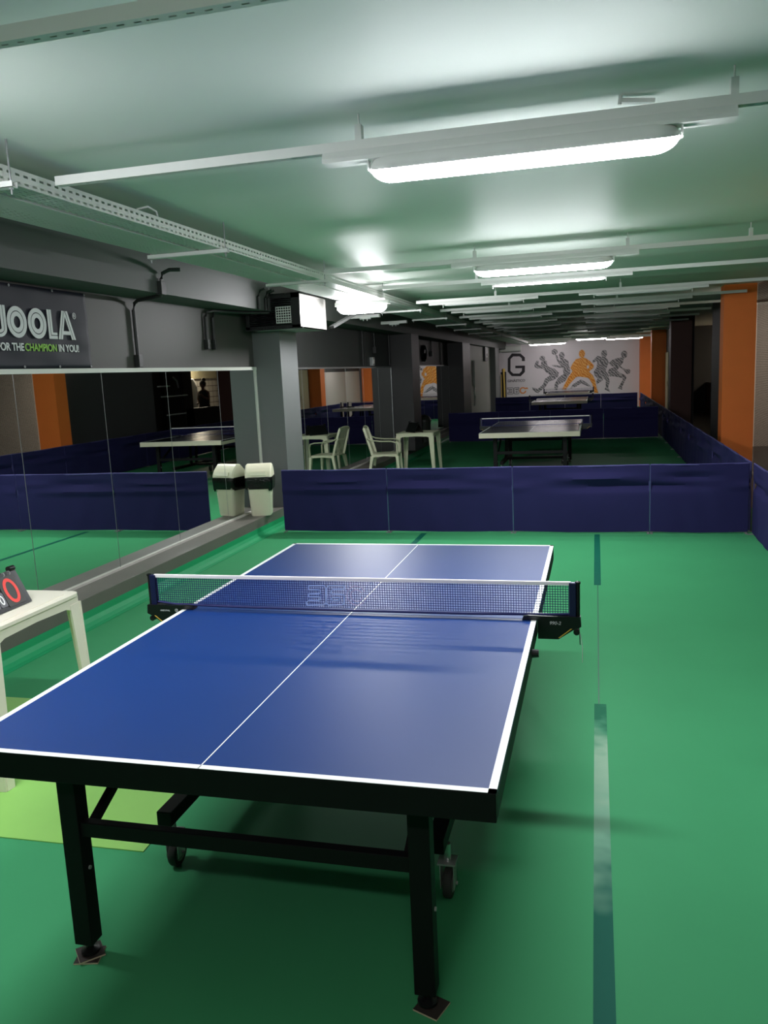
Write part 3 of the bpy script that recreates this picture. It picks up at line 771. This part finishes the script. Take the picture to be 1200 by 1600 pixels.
for i, y in enumerate((6.19, 6.36)):
    conduit([(-2.56, 7.05, 2.468), (-2.75, 6.75, 2.468), (-2.88, y+.12, 2.466), (-2.905, y+.03, 2.45), (xw, y, 2.40), (xw, y-.004, 2.1)], [((XW-.01, y-.028, 2.07), (XW+.036, y+.026, 2.17))], ['short conduit with end box, the one farther from the metal vent box', 'short conduit with end box, the one closer to the metal vent box'][i])
for i, y in enumerate((6.72, 6.92, 6.99)):
    conduit([(-2.45, y, 2.70), (-2.51, y, 2.68), (-2.535, y, 2.62), (-2.535, y, 2.487)], [], ['short conduit on the beam face, first in from the mirrors bay', 'short conduit on the beam face, middle one by the vent box', 'short conduit on the beam face touching the vent box'][i], .013)
for y, bz, l in ((12.15, None, 'straight dark conduit on the wall above the chair'), (12.95, 2.2, 'dark conduit with a grey box above the chair'), (14.05, None, 'dark conduit on the wall next to the dark pillar'), (18.35, 2.2, 'dark conduit with small box past the dark pillar'), (19.6, None, 'dark conduit between clock and far pillar')):
    conduit([(xw, y, 2.487), (xw, y, 2.3), (xw, y, bz or 1.9)], [((XW-.01, y-.05, bz-.09), (XW+.05, y+.05, bz+.03))] if bz else [], l, .018)
t = thing('wall_socket', 'grey socket box on the dark wall just above the second mirror bay', 'socket', (XW, 12.72, 1.95))
b = bm_new(); box(b, (-.01, -.07, -.06), (.05, .07, .09), .004); obj('body', b, 'grey_metal', t)
b = bm_new(); box(b, (.05, -.035, -.02), (.056, .035, .05)); obj('cover', b, 'white_metal', t)

# wall clock
t = thing('wall_clock', 'round black wall clock with pale face past the dark pillar', 'clock', (XW, 17.45, 2.17))
b = bm_new(); lathe(b, [(.19, -.01), (.19, .04), (.17, .05), (.165, .038)], (0, 0, 0), 32, 'x'); obj('rim', b, 'black_plastic', t, True)
b = bm_new(); lathe(b, [(.0, .030), (.167, .030), (.167, .038), (0, .038)], (0, 0, 0), 32, 'x'); obj('dial', b, 'paper', t)
b = bm_new(); bar(b, (.041, 0, 0), (.041, .06, .08), .012, .003, up=(1, 0, 0)); obj('hand', b, 'black_plastic', t)
b = bm_new(); bar(b, (.043, 0, 0), (.043, -.10, .06), .009, .003, up=(1, 0, 0)); obj('hand', b, 'black_plastic', t)

# ------------------------------------------------------------------ vent box at the first column
t = thing('vent_box', 'metal air vent box with dark grille mounted on top of the grey pillar', 'air vent', (0, 0, 0))
x0, x1, y0, y1, z0, z1 = -2.86, -2.20, 7.08, 8.02, 2.29, 2.675
b = bm_new(); T = .012
box(b, (x0, y0, z1-T), (x1, y1, z1)); box(b, (x0, y0, z0), (x1, y1, z0+T)); box(b, (x1-T, y0, z0), (x1, y1, z1)); box(b, (x0, y0, z0), (x0+T, y1, z1)); box(b, (x0, y1-T, z0), (x1, y1, z1))
obj('casing', b, mat('galvanised_sheet', (158, 156, 152), .35, .35, noise=.08, nscale=9), t)
b = bm_new(); box(b, (x0, y0, z0), (x0+.05, y0+T, z1)); box(b, (x1-.10, y0, z0), (x1, y0+T, z1)); box(b, (x0, y0, z1-.055), (x1, y0+T, z1)); box(b, (x0, y0, z0), (x1, y0+T, z0+.035))
box(b, (x0, y0-.012, z0-.008), (x1+.03, y0, z0+.004))
obj('front_frame', b, 'parapet', t)
b = bm_new()
for k in range(13):
    z = z0+.045+k*.0225; bar(b, (x0+.05, y0+.012, z), (x1-.10, y0+.012, z), .003, .016, up=(0, .4, 1))
obj('louvre_grille', b, 'black_plastic', t)
b = bm_new()
for k in range(7): z = z0+.06+k*.028; box(b, (-2.485, y0-.004, z), (-2.305, y0-.001, z+.009))
for k in range(7): x = -2.485+k*.0287; box(b, (x, y0-.006, z0+.055), (x+.008, y0-.004, z0+.24))
obj('filter_mesh', b, 'white_metal', t)

# ------------------------------------------------------------------ cable tray
t = thing('cable_tray', 'long perforated metal cable tray hanging below the ceiling along the mirrors', 'cable tray')
ZT = 2.628
for (xa, xb, hs, n) in ((-1.622, -1.485, .072, 0), (-2.0, -1.665, .05, 1)):
    b = bm_new()
    box(b, (xa, -4.9, ZT), (xb, 31.5, ZT+.0015)); obj('tray_floor', b, 'tray_bottom', t)
    b = bm_new()
    for x in (xa, xb): box(b, (x-.0008, -4.9, -.0), (x+.0008, 31.5, hs))
    o = obj('tray_side', b, 'tray_side', t); o.location = (0, 0, ZT)
yb = [1.45, 3.6, 5.75, 7.95, 10.1, 12.25, 14.4, 16.55, 18.7, 20.85]
for y in yb:
    b = bm_new(); box(b, (-2.04, y-.019, ZT-.028), (-1.435, y+.019, ZT-.025)); box(b, (-2.04, y-.019, ZT-.028), (-1.435, y-.016, ZT-.002)); box(b, (-2.04, y+.016, ZT-.028), (-1.435, y+.019, ZT-.002))
    h = obj('hanger_bar', b, 'white_metal', t)
    for x in (-2.02, -1.455):
        b = bm_new(); cyl(b, (x, y, ZT-.055), (x, y, ZC), .0045, seg=8); lathe(b, [(.011, ZT-.036), (.011, ZT-.028)], (x, y, 0), 6); obj('threaded_rod', b, 'grey_metal', h)
b = bm_new(); tube(b, [(-1.56, 2.55, ZT+.02), (-1.52, 2.6, ZT+.09), (-1.50, 2.68, ZT+.115), (-1.49, 2.76, ZT+.10), (-1.5, 2.8, ZT+.04)], .006, 8); obj('cable_loop', b, 'white_metal', t, True)
# strut between vent box and tray
b = bm_new(); bar(b, (-2.15, 8.06, 2.33), (-1.90, 8.7, 2.58), .07, .03); tag(obj('hanging_strut', b, M['conduit']), 'slanting perforated strut between vent box and cable tray', 'strut')

# ------------------------------------------------------------------ lamp rails and tube lights
def rail(x0, x1, y, label, z=2.655, rods=()):
    t = thing('ceiling_rail', label, 'rail', (0, y, z), group='perforated rails below the ceiling')
    b = bm_new(); box(b, (x0, -.019, 0), (x1, .019, .0015)); obj('rail_web', b, 'rail', t)
    b = bm_new(); box(b, (x0, -.0205, 0), (x1, -.019, .04)); box(b, (x0, .019, 0), (x1, .0205, .04)); obj('rail_flange', b, 'white_metal', t)
    for x in rods:
        b = bm_new(); cyl(b, (x, 0, 0), (x, 0, ZC-z), .004, seg=8); box(b, (x-.014, -.02, .028), (x+.014, .02, .10)); obj('hanger', b, 'white_metal', t)
    return t
def light(x0, x1, y, label, tm, z=2.655, xt0=None, xt1=None, group=None, rx=.06, rz_=.06, cut=-.2):
    t = thing('ceiling_light', label, 'light', (0, y, z), group=group)
    b = bm_new()
    prism(b, [(-.03, 0), (-.045, -.03), (-.045, -.045), (.045, -.045), (.045, -.03), (.03, 0)], (x0, 0, 0), (0, 1, 0), (0, 0, 1), x1-x0); obj('housing', b, 'white_metal', t)
    a, c = (xt0 if xt0 is not None else x0+.2), (xt1 if xt1 is not None else x1-.2)
    b = bm_new(); zc = -.045-rz_*.55; n = 22
    prf = []
    for k in range(13):
        q = k/12; prf.append((a+.10*(1-math.cos(q*PI/2)), math.sin(q*PI/2)))
    prf = [(x, max(r, .25)) for x, r in prf]; prf = prf + [(c-(x-a), r) for x, r in prf[::-1]]
    rings = [[b.verts.new((x, rx*r*math.cos(2*PI*j/n), zc+rz_*r*math.sin(2*PI*j/n))) for j in range(n)] for x, r in prf]
    for p, q in zip(rings, rings[1:]):
        for j in range(n): b.faces.new((p[j], p[(j+1) % n], q[(j+1) % n], q[j]))
    b.faces.new(rings[0][::-1]); b.faces.new(rings[-1]); o = obj('tube', b, tm, t, True)
    o.data.materials.append(M['white_metal'])          # opaque back of the tube; only the lower side glows
    for p in o.data.polygons:
        if p.normal.z > cut: p.material_index = 1
    b = bm_new(); box(b, (a-.012, -.02, -.085), (a-.006, .02, -.045)); box(b, (c+.006, -.02, -.085), (c+.012, .02, -.045)); obj('lamp_holder', b, 'white_metal', t)
    return t
rail(-1.41, 8.0, 1.72, 'perforated rail carrying the big bright tube light', rods=(.04, 1.49))
light(-.115, 1.50, 1.72, 'big glaring tube light hanging above the blue table', 'tube', xt0=.085, xt1=1.30)
b = bm_new(); bar(b, (1.09, 1.9, 2.775), (1.22, 1.92, 2.765), .03, .016); tube(b, [(1.09, 1.9, 2.795), (1.085, 1.895, 2.76)], .008, 6); tag(obj('plug_socket', b, 'white_metal'), 'small white plug socket on the ceiling beside the big light', 'socket')
rail(-4.0+1.2, 3.0, .30, 'perforated rail crossing the upper photo corner', rods=(-.12,))
light(-2.05, -.62, .30, 'tube light hanging just outside the photo over the plastic table', 'tube', xt0=-1.9, xt1=-.8, z=2.592)
light(.0, 1.6, -2.3, 'unseen fill tube light added behind the camera', 'tube_far', xt0=.15, xt1=1.4)  # unseen lamp, added to lift the floor under the table
rail(-1.41, 3.1, 5.62, 'perforated rail carrying the second bright tube light', rods=(-.03, 1.25, 2.2))
light(-.235, 1.34, 5.62, 'second bright tube light, above the front barrier', 'tube', xt0=-.03, xt1=1.13, z=2.665)
rail(-1.30, 3.1, 7.33, 'perforated rail with the thin lit tube, behind the second light', rods=(-.25, .9))
light(-.2, 1.36, 7.33, 'thin lit tube light behind the second bright one', 'tube_weak', xt0=-.07, xt1=1.09, z=2.665, rx=.022, rz_=.014)
t = light(-2.02, -1.36, 7.86, 'short glaring tube light under the cable tray beside the vent box', 'tube_short', xt0=-1.99, xt1=-1.40, z=2.594, cut=.5)
rows = [9.5, 11.3, 13.2, 15.1, 17.0, 19.0, 21.5, 24.2, 27.0, 29.0, 30.4]
rn = ['first', 'second', 'third', 'fourth', 'fifth', 'sixth', 'seventh', 'eighth', 'ninth', 'tenth', 'last']
for i, y in enumerate(rows):
    rail(-1.38, 3.1, y, 'perforated rail %s in the unlit part of the ceiling' % (rn[i]+' one'), rods=(-.3, 1.3))
    if y < 27:
        light(-1.2, .26, y, 'unlit tube light, %s row of the dark ceiling, over the table middle' % rn[i], 'tube_off', z=2.665, group='unlit tube lights', rx=.02, rz_=.014)
        light(.78, 2.36, y, 'unlit tube light, %s row of the dark ceiling, towards the orange pillars' % rn[i], 'tube_off', z=2.665, group='unlit tube lights', rx=.02, rz_=.014)
for y in (9.5, 11.3):
    light(-2.5, -2.06, y+.6, 'short unlit tube light beside the cable tray, %s past the vent box' % ('first' if y < 10 else 'second'), 'tube_off', z=2.6, group='unlit tube lights', rx=.02, rz_=.014)
light(-1.6, -.0, 30.4, 'lit tube light before the mural, above the big letter side', 'tube_far', xt0=-1.45, xt1=-.1, rx=.05, rz_=.045)
light(.2, 1.45, 27.0, 'lit tube light above the orange painted player', 'tube_far', xt0=.36, xt1=1.33, rx=.05, rz_=.04)
light(1.2, 2.75, 29.0, 'lit tube light before the orange strip of the mural wall', 'tube_far', xt0=1.35, xt1=2.6, rx=.04, rz_=.03)
# rooms beyond the side columns
light(6.0, 6.8, 24.0, 'lit tube light in the tiled side room', 'tube_tiled', rx=.05, rz_=.04)
light(4.2, 5.6, 13.6, 'lit tube light in the side room behind the orange pillar', 'tube_room', rx=.05, rz_=.04)
rail(3.4, 7.0, 14.6, 'perforated rail in the side room behind the orange pillar')
t = thing('wall_lamp', 'small glowing lamp on the dark wall beside the orange pillar', 'lamp', (3.19, 12.55, 2.33))
b = bm_new(); box(b, (-.02, -.03, .03), (.01, .03, .16)); obj('bracket', b, 'white_metal', t)
b = bm_new(); lathe(b, [(.012, .04), (.03, .02), (.045, -.01), (.036, -.045), (.0, -.055)], (-.05, 0, 0), 18); obj('bulb', b, 'lamp', t, True)

# protective netting between the side columns
b = bm_new(); box(b, (3.29, 4.5, .02), (3.292, 11.55, ZC-.02)); tag(obj('safety_net', b, 'netting'), 'fine brownish safety net hanging before the side room', 'net', kind='stuff')

# ------------------------------------------------------------------ mural
P = {}
P[1] = [(-1.42,1.82),(-1.33,1.99),(-1.24,1.96),(-1.27,1.81),(-1.15,1.79),(-1.15,1.9),(-1.03,1.98),(-.92,1.94),(-.91,1.8),(-.86,1.72),(-.62,1.63),(-.45,1.46),(-.48,1.3),(-.63,1.19),(-.86,1.12),(-.98,.92),(-1.24,.72),(-1.27,.67),(-1.38,.71),(-1.5,.83),(-1.52,.92),(-1.42,.89),(-1.3,.84),(-1.08,1.03),(-1.02,1.23),(-.8,1.38),(-.98,1.53),(-1.09,1.65),(-1.3,1.67),(-1.41,1.73)]
P[2] = [(-.59,2.17),(-.51,2.16),(-.44,1.95),(-.35,2.02),(-.22,2.01),(-.08,1.93),(-.03,1.69),(0,1.49),(.03,1.37),(-.2,1.11),(-.47,.99),(-.51,.78),(-.64,.78),(-.62,1.03),(-.48,1.27),(-.27,1.4),(-.29,1.63),(-.68,1.72),(-.74,1.79),(-.35,1.74),(-.46,1.83),(-.55,2.03)]
P[3] = [(.36,2.0),(.23,1.97),(.09,1.8),(.01,1.63),(.09,1.5),(-.08,1.27),(-.25,.94),(-.32,.8),(-.18,.78),(-.03,.99),(.22,1.25),(.32,1.28),(.72,1.2),(.86,.96),(.94,.6),(1.09,.6),(1.02,.82),(.97,1.09),(.88,1.3),(.73,1.45),(.9,1.59),(.92,1.69),(.77,1.87),(.61,1.99),(.53,2.02)]
P[4] = [(1.21,2.01),(1.06,2.06),(.87,1.87),(.87,1.79),(1.05,1.85),(1.03,1.62),(.9,1.42),(.96,1.27),(1.07,1.17),(1.0,1.04),(1.04,.94),(1.28,1.1),(1.22,1.24),(1.38,1.07),(1.38,.8),(1.33,.73),(1.55,.6),(1.53,.68),(1.47,.8),(1.53,1.0),(1.49,1.27),(1.38,1.47),(1.49,1.77),(1.45,1.91),(1.38,1.98)]
P[5] = [(2.0,1.95),(1.81,1.93),(1.62,1.87),(1.5,1.76),(1.58,1.64),(1.72,1.59),(1.53,1.53),(1.45,1.43),(1.53,1.23),(1.72,1.22),(2.0,1.15),(2.04,1.09),(1.92,.88),(1.84,.74),(2.01,.68),(2.01,.8),(2.17,1.14),(2.13,1.25),(1.91,1.36),(1.81,1.45),(1.91,1.58),(2.05,1.47),(2.15,1.34),(2.21,1.4),(2.15,1.47),(1.94,1.61),(2.04,1.75),(2.07,1.91)]
heads = {1: (-1.03, 1.89, .11, .11), 2: (-.33, 2.14, .11, .15), 3: (.46, 2.17, .12, .16), 4: (1.32, 2.13, .115, .15), 5: (2.08, 2.06, .12, .15)}
mur = thing('wall_mural', 'painted mural of five ball players with a big G on the end wall', 'mural', (0, YB, 0))
MX, MZ = (1, 0, 0), (0, 0, 1)
cap = {1: 'grey painted player leaning back with a ball', 2: 'grey painted player holding a ball overhead', 3: 'orange painted player crouching', 4: 'grey painted player running', 5: 'grey painted player dribbling'}
for i in (1, 2, 4, 5, 3):
    d = -.004 if i == 3 else -.002
    if i == 3:
        b = bm_new(); c = Vector((.45, 1.45)); stroke(b, P[3]+[P[3][0]], .055, (0, -.003, 0), MX, MZ, .0008); obj('white_outline', b, 'mural_wall', mur)
    b = bm_new(); prism(b, P[i], (0, d, 0), MX, MZ, .001); h = heads[i]
    prism(b, ellipse(h[2], h[3], h[:2]), (0, d-.0004, 0), MX, MZ, .001)
    if i == 1: prism(b, ellipse(.11, .11, (-1.1, 2.06)), (0, d-.0008, 0), MX, MZ, .001)
    if i == 2: prism(b, ellipse(.12, .12, (-.61, 2.3)), (0, d-.0008, 0), MX, MZ, .001)
    if i == 5: prism(b, ellipse(.10, .10, (2.22, 1.39)), (0, d-.0008, 0), MX, MZ, .001)
    o = obj('painted_player', b, 'fig_orange' if i == 3 else 'fig_grey', mur); o['label'] = cap[i]
b = bm_new(); prism(b, ellipse(.045, .07, (.69, 1.64)), (0, -.0056, 0), MX, MZ, .0006); obj('painted_gap', b, 'mural_wall', mur)
b = bm_new(); prism(b, [(-.03, .8), (.1, .98), (.3, 1.1), (.42, 1.16), (.55, 1.08), (.72, .95), (.85, .82), (.62, .9), (.42, 1.0), (.2, .86)], (0, -.002, 0), MX, MZ, .001); obj('painted_legs', b, 'fig_grey', mur)
G = [(-2.49,2.12),(-2.32,2.32),(-1.97,2.3),(-1.8,2.14),(-1.8,1.99),(-1.92,2.0),(-1.92,2.1),(-2.01,2.19),(-2.27,2.2),(-2.38,2.1),(-2.39,1.62),(-2.28,1.51),(-2.03,1.5),(-1.93,1.6),(-1.92,1.71),(-2.19,1.72),(-2.19,1.82),(-1.8,1.81),(-1.81,1.55),(-1.98,1.39),(-2.34,1.41),(-2.5,1.6)]
b = bm_new(); prism(b, G, (0, -.002, 0), MX, MZ, .002); obj('letter_g', b, 'mural_black', mur)
text('club_lettering', 'GINÁSTICO', .135, 'mural_grey', mur, (-2.16, -.003, 1.17), MX, MZ, .0007, .004, 'CENTER', 1.0)
b = bm_new()
N3o = [(-2.52, .94), (-2.32, .94), (-2.29, .91), (-2.29, .71), (-2.32, .68), (-2.52, .68), (-2.52, .74), (-2.36, .74), (-2.35, .78), (-2.46, .78), (-2.46, .84), (-2.35, .84), (-2.36, .88), (-2.52, .88), (-2.52, .94)]
N6o = [(-2.06, .94), (-2.22, .94), (-2.26, .9), (-2.26, .71), (-2.23, .68), (-2.09, .68), (-2.06, .71), (-2.06, .82), (-2.09, .85), (-2.19, .85), (-2.19, .88), (-2.06, .88), (-2.06, .94)]
for q in (N3o, N6o): stroke(b, q, .022, (0, -.002, 0), MX, MZ, .001)
stroke(b, [(-2.18, .79), (-2.13, .79), (-2.13, .735), (-2.18, .735), (-2.18, .79)], .02, (0, -.002, 0), MX, MZ, .001); obj('logo_numerals', b, 'mural_grey', mur)
b = bm_new()
ring_prism(b, .14, .14, .085, .085, (-1.9, .81), (0, -.002, 0), MX, MZ, .001, 30, .4, 2*PI-.1); prism(b, [(-1.78, .86), (-1.68, .86), (-1.72, .93), (-1.80, .92)], (0, -.002, 0), MX, MZ, .001); obj('logo_ring', b, 'mural_orange', mur)
# things on / before the mural wall
t = thing('air_conditioner', 'white split air conditioner high on the end wall above the G', 'air conditioner', (-2.36, YB, 2.5))
b = bm_new(); prism(b, [(0, -.12), (-.16, -.12), (-.22, -.06), (-.22, .10), (-.18, .13), (0, .13)], (-.42, 0, 0), (0, 1, 0), (0, 0, 1), .84); obj('casing', b, 'white_metal', t)
b = bm_new(); box(b, (-.36, -.19, -.122), (.36, -.10, -.112)); obj('air_outlet', b, 'conduit', t)
t = thing('upright_stand', 'tall black stand with yellow edges before the end wall', 'stand', (-2.64, YB-.35, 0))
b = bm_new(); box(b, (-.10, -.10, 0), (.10, .10, 1.6), .01); obj('body', b, 'black_plastic', t)
b = bm_new(); tube(b, [(.03, -.11, .05), (.035, -.11, .8), (.02, -.11, 1.5), (.01, -.11, 1.72)], .035, 8); tube(b, [(-.085, -.11, .05), (-.085, -.11, 1.5)], .014, 8); lathe(b, [(.07, 1.6), (.07, 1.72)], (0, 0, 0), 14); obj('edging', b, 'yellow', t, True)
t = thing('emergency_light', 'black emergency light box high on the pale wall', 'light', (-2.70, 26.9, 2.25))
b = bm_new(); box(b, (-.02, -.36, -.24), (.06, .36, .24), .01); obj('frame', b, 'black_plastic', t)
b = bm_new(); box(b, (.06, -.2, .02), (.07, .16, .2)); obj('lamp_panel', b, 'text_grey', t)
b = bm_new(); box(b, (.06, -.2, -.12), (.07, .16, -.06)); obj('label_plate', b, 'text_grey', t)
t = thing('wall_pipe', 'white pipe with hanging cord on the pale wall panel', 'pipe', (-2.68, 23.9, 0))
b = bm_new(); cyl(b, (0, 0, 1.25), (0, 0, 2.02), .045, seg=12); obj('pipe', b, 'white_metal', t, True)
b = bm_new(); tube(b, [(0, 0, 1.25), (.0, .12, 1.15), (.0, .02, 1.05), (0, .15, .9), (0, .16, .62)], .03, 8); obj('cord', b, 'white_metal', t, True)

# ------------------------------------------------------------------ gym room seen through the mirrors
t = thing('gym_rack', 'dark gym rack with pale horizontal bars in the side passage, seen in the mirror', 'gym rack', (3.75, 17.55, 0))
for y in (-.45, .55):
    b = bm_new(); box(b, (-.03, y-.03, 0), (.03, y+.03, 2.3)); obj('post', b, 'black_metal', t)
for z, a, c in ((1.68, -.75, -.15), (1.42, -.62, .75), (.95, -.4, .6)):
    b = bm_new(); cyl(b, (-.05, a, z), (-.05, c, z), .017, seg=10); obj('bar', b, 'white_metal', t, True)
b = bm_new(); tube(b, [(-.03, .1, 1.9), (-.03, .28, 1.8), (-.03, .34, 1.62)], .02, 8); obj('hook', b, 'grey_metal', t, True)
t = thing('egg_chair', 'white rounded hanging pod in the tiled side room, seen in the mirror', 'pod', (6.35, 23.5, 0))
b = bm_new(); lathe(b, [(.0, .55), (.16, .6), (.25, .85), (.30, 1.2), (.28, 1.6), (.18, 1.85), (.0, 1.92)], seg=24); cyl(b, (0, 0, .0), (0, 0, .6), .18, .2); obj('shell', b, 'paper', t, True)

def make_person(loc, rz):
    t = thing('person', 'dark-clothed person with bun reaching forward in the tiled room, seen in the mirror', 'person', loc, rz)
    J = {}
    V = [(0, 0, .95, .13), (0, 0, 1.12, .125), (.01, 0, 1.30, .135), (.0, 0, 1.43, .10), (.02, 0, 1.50, .05), (.03, 0, 1.57, .055),  # 0 pelvis .. 5 neck top
         (.0, .15, 1.42, .06), (.02, .19, 1.18, .045), (.22, .13, 1.07, .036), (.30, .10, 1.08, .03),       # 6-9 left arm
         (.0, -.15, 1.42, .06), (.05, -.19, 1.19, .045), (.25, -.14, 1.26, .036), (.34, -.12, 1.31, .03),    # 10-13 right arm
         (.0, .09, .86, .095), (.02, .10, .50, .062), (-.01, .10, .10, .042), (.06, .10, .04, .036), (.14, .10, .03, .03),
         (.0, -.09, .86, .095), (.02, -.10, .50, .062), (-.01, -.10, .10, .042), (.06, -.10, .04, .036), (.14, -.10, .03, .03)]
    Ed = [(0, 1), (1, 2), (2, 3), (3, 4), (4, 5), (3, 6), (6, 7), (7, 8), (8, 9), (3, 10), (10, 11), (11, 12), (12, 13), (0, 14), (14, 15), (15, 16), (16, 17), (17, 18), (0, 19), (19, 20), (20, 21), (21, 22), (22, 23)]
    # head: extra chain for skull
    V += [(.035, 0, 1.62, .085), (.03, 0, 1.69, .09), (.02, 0, 1.745, .06)]; Ed += [(5, 24), (24, 25), (25, 26)]
    for w, dirs in ((9, 1), (13, -1)):       # five fingers from each palm
        p = Vector(V[w][:3]); el = Vector(V[w-1][:3]); d = (p-el).normalized(); side = Vector((0, 1, 0)); 
        k = len(V); V.append((*(p+d*.05), .024)); Ed.append((w, k))
        for q, (off, ln) in enumerate(((-.028, .060), (-.010, .072), (.008, .068), (.026, .052))):
            a = p+d*.075+side*off; c = a+d*ln*.55; e = c+d*ln*.4+Vector((0, 0, -.02)); i = len(V)
            V += [(*a, .010), (*c, .009), (*e, .008)]; Ed += [(k, i), (i, i+1), (i+1, i+2)]
        a = p+d*.03+Vector((0, 0, .03)); c = a+d*.035+Vector((0, 0, .012)); i = len(V); V += [(*a, .011), (*c, .009)]; Ed += [(k, i), (i, i+1)]
    me = bpy.data.meshes.new('body'); me.from_pydata([v[:3] for v in V], Ed, []); me.materials.append(M['skin']); me.materials.append(M['clothes'])
    o = bpy.data.objects.new('body', me); COL.objects.link(o); o.parent = t
    sk = o.modifiers.new('skin', 'SKIN'); sv = me.skin_vertices[0].data
    for i, v in enumerate(V): sv[i].radius = (v[3], v[3]); sv[i].use_root = (i == 0)
    o.modifiers.new('sub', 'SUBSURF').levels = 2; o.modifiers['sub'].render_levels = 2
    b = bm_new()      # features of the face
    for y in (-.033, .033): bmesh.ops.create_uvsphere(b, u_segments=8, v_segments=6, radius=.011, matrix=Matrix.Translation((.112, y, 1.675)))
    bmesh.ops.create_cone(b, segments=8, radius1=.016, radius2=.004, depth=.045, cap_ends=True, matrix=Matrix.Translation((.125, 0, 1.65)) @ Matrix.Rotation(.25, 4, 'Y'))
    bmesh.ops.create_cube(b, size=1, matrix=Matrix.Translation((.110, 0, 1.605)) @ Matrix.Diagonal((.012, .045, .010, 1)))
    for y in (-.092, .092): bmesh.ops.create_uvsphere(b, u_segments=8, v_segments=6, radius=.022, matrix=Matrix.Translation((.025, y, 1.655)) @ Matrix.Diagonal((1, .5, 1.3, 1)))
    obj('face', b, 'skin', o, True)
    b = bm_new(); bmesh.ops.create_uvsphere(b, u_segments=20, v_segments=12, radius=.112, matrix=Matrix.Translation((.005, 0, 1.69)) @ Matrix.Diagonal((.95, .93, 1.02, 1)))
    bmesh.ops.create_uvsphere(b, u_segments=14, v_segments=10, radius=.065, matrix=Matrix.Translation((-.07, 0, 1.81))); obj('hair', b, 'hair', t, True)
    b = bm_new()
    def tor(zs):
        rings = []
        for z, rx, ry, cx in zs: rings.append([b.verts.new((cx+rx*math.cos(a), ry*math.sin(a), z)) for a in [2*PI*k/20 for k in range(20)]])
        for p, q in zip(rings, rings[1:]):
            for k in range(20): b.faces.new((p[k], p[(k+1) % 20], q[(k+1) % 20], q[k]))
    tor([(.90, .15, .19, 0), (1.05, .145, .175, 0), (1.2, .15, .185, .005), (1.36, .145, .195, .005), (1.45, .10, .15, 0), (1.485, .07, .09, 0)])
    obj('vest', b, 'clothes', t, True)
    b = bm_new()
    for s in (-1, 1): tube(b, [(0, s*.09, .93), (.02, s*.10, .55), (0, s*.10, .12)], .1, 14, radii=[.12, .085, .06])
    obj('trousers', b, 'clothes', t, True); return t
make_person((5.35, 22.55, 0), -PI/2)

# ------------------------------------------------------------------ camera and render look
F, cx_, cy_, cz_ = 1278.87, .98896, -1.76932, 1.73433
yaw, pitch, roll = -.257088, -.166891, -.0462181
f = Vector((math.sin(yaw)*math.cos(pitch), math.cos(yaw)*math.cos(pitch), math.sin(pitch)))
r = Vector((math.cos(yaw), -math.sin(yaw), 0)); u = r.cross(f)
r2 = r*math.cos(roll)+u*math.sin(roll); u2 = -r*math.sin(roll)+u*math.cos(roll)
cam = bpy.data.cameras.new('camera'); cam.sensor_fit = 'HORIZONTAL'; cam.sensor_width = 36; cam.lens = F/1200*36
cam.clip_start = .02; cam.clip_end = 100
co = bpy.data.objects.new('camera', cam); COL.objects.link(co)
mw = Matrix((r2, u2, -f)).transposed().to_4x4(); mw.translation = (cx_, cy_, cz_); co.matrix_world = mw
scene.camera = co

w = bpy.data.worlds.new('world'); scene.world = w; w.use_nodes = True
w.node_tree.nodes['Background'].inputs[0].default_value = (.5, .55, .6, 1); w.node_tree.nodes['Background'].inputs[1].default_value = .02
vs_ = scene.view_settings
vs_.view_transform = 'Standard'; vs_.look = 'None'; vs_.gamma = 1; vs_.use_curve_mapping = False; vs_.exposure = 1.12
cy = scene.cycles
cy.max_bounces = 10; cy.diffuse_bounces = 5; cy.glossy_bounces = 6; cy.transparent_max_bounces = 16
cy.caustics_reflective = True; cy.caustics_refractive = False; cy.sample_clamp_indirect = 6
cy.use_denoising = True
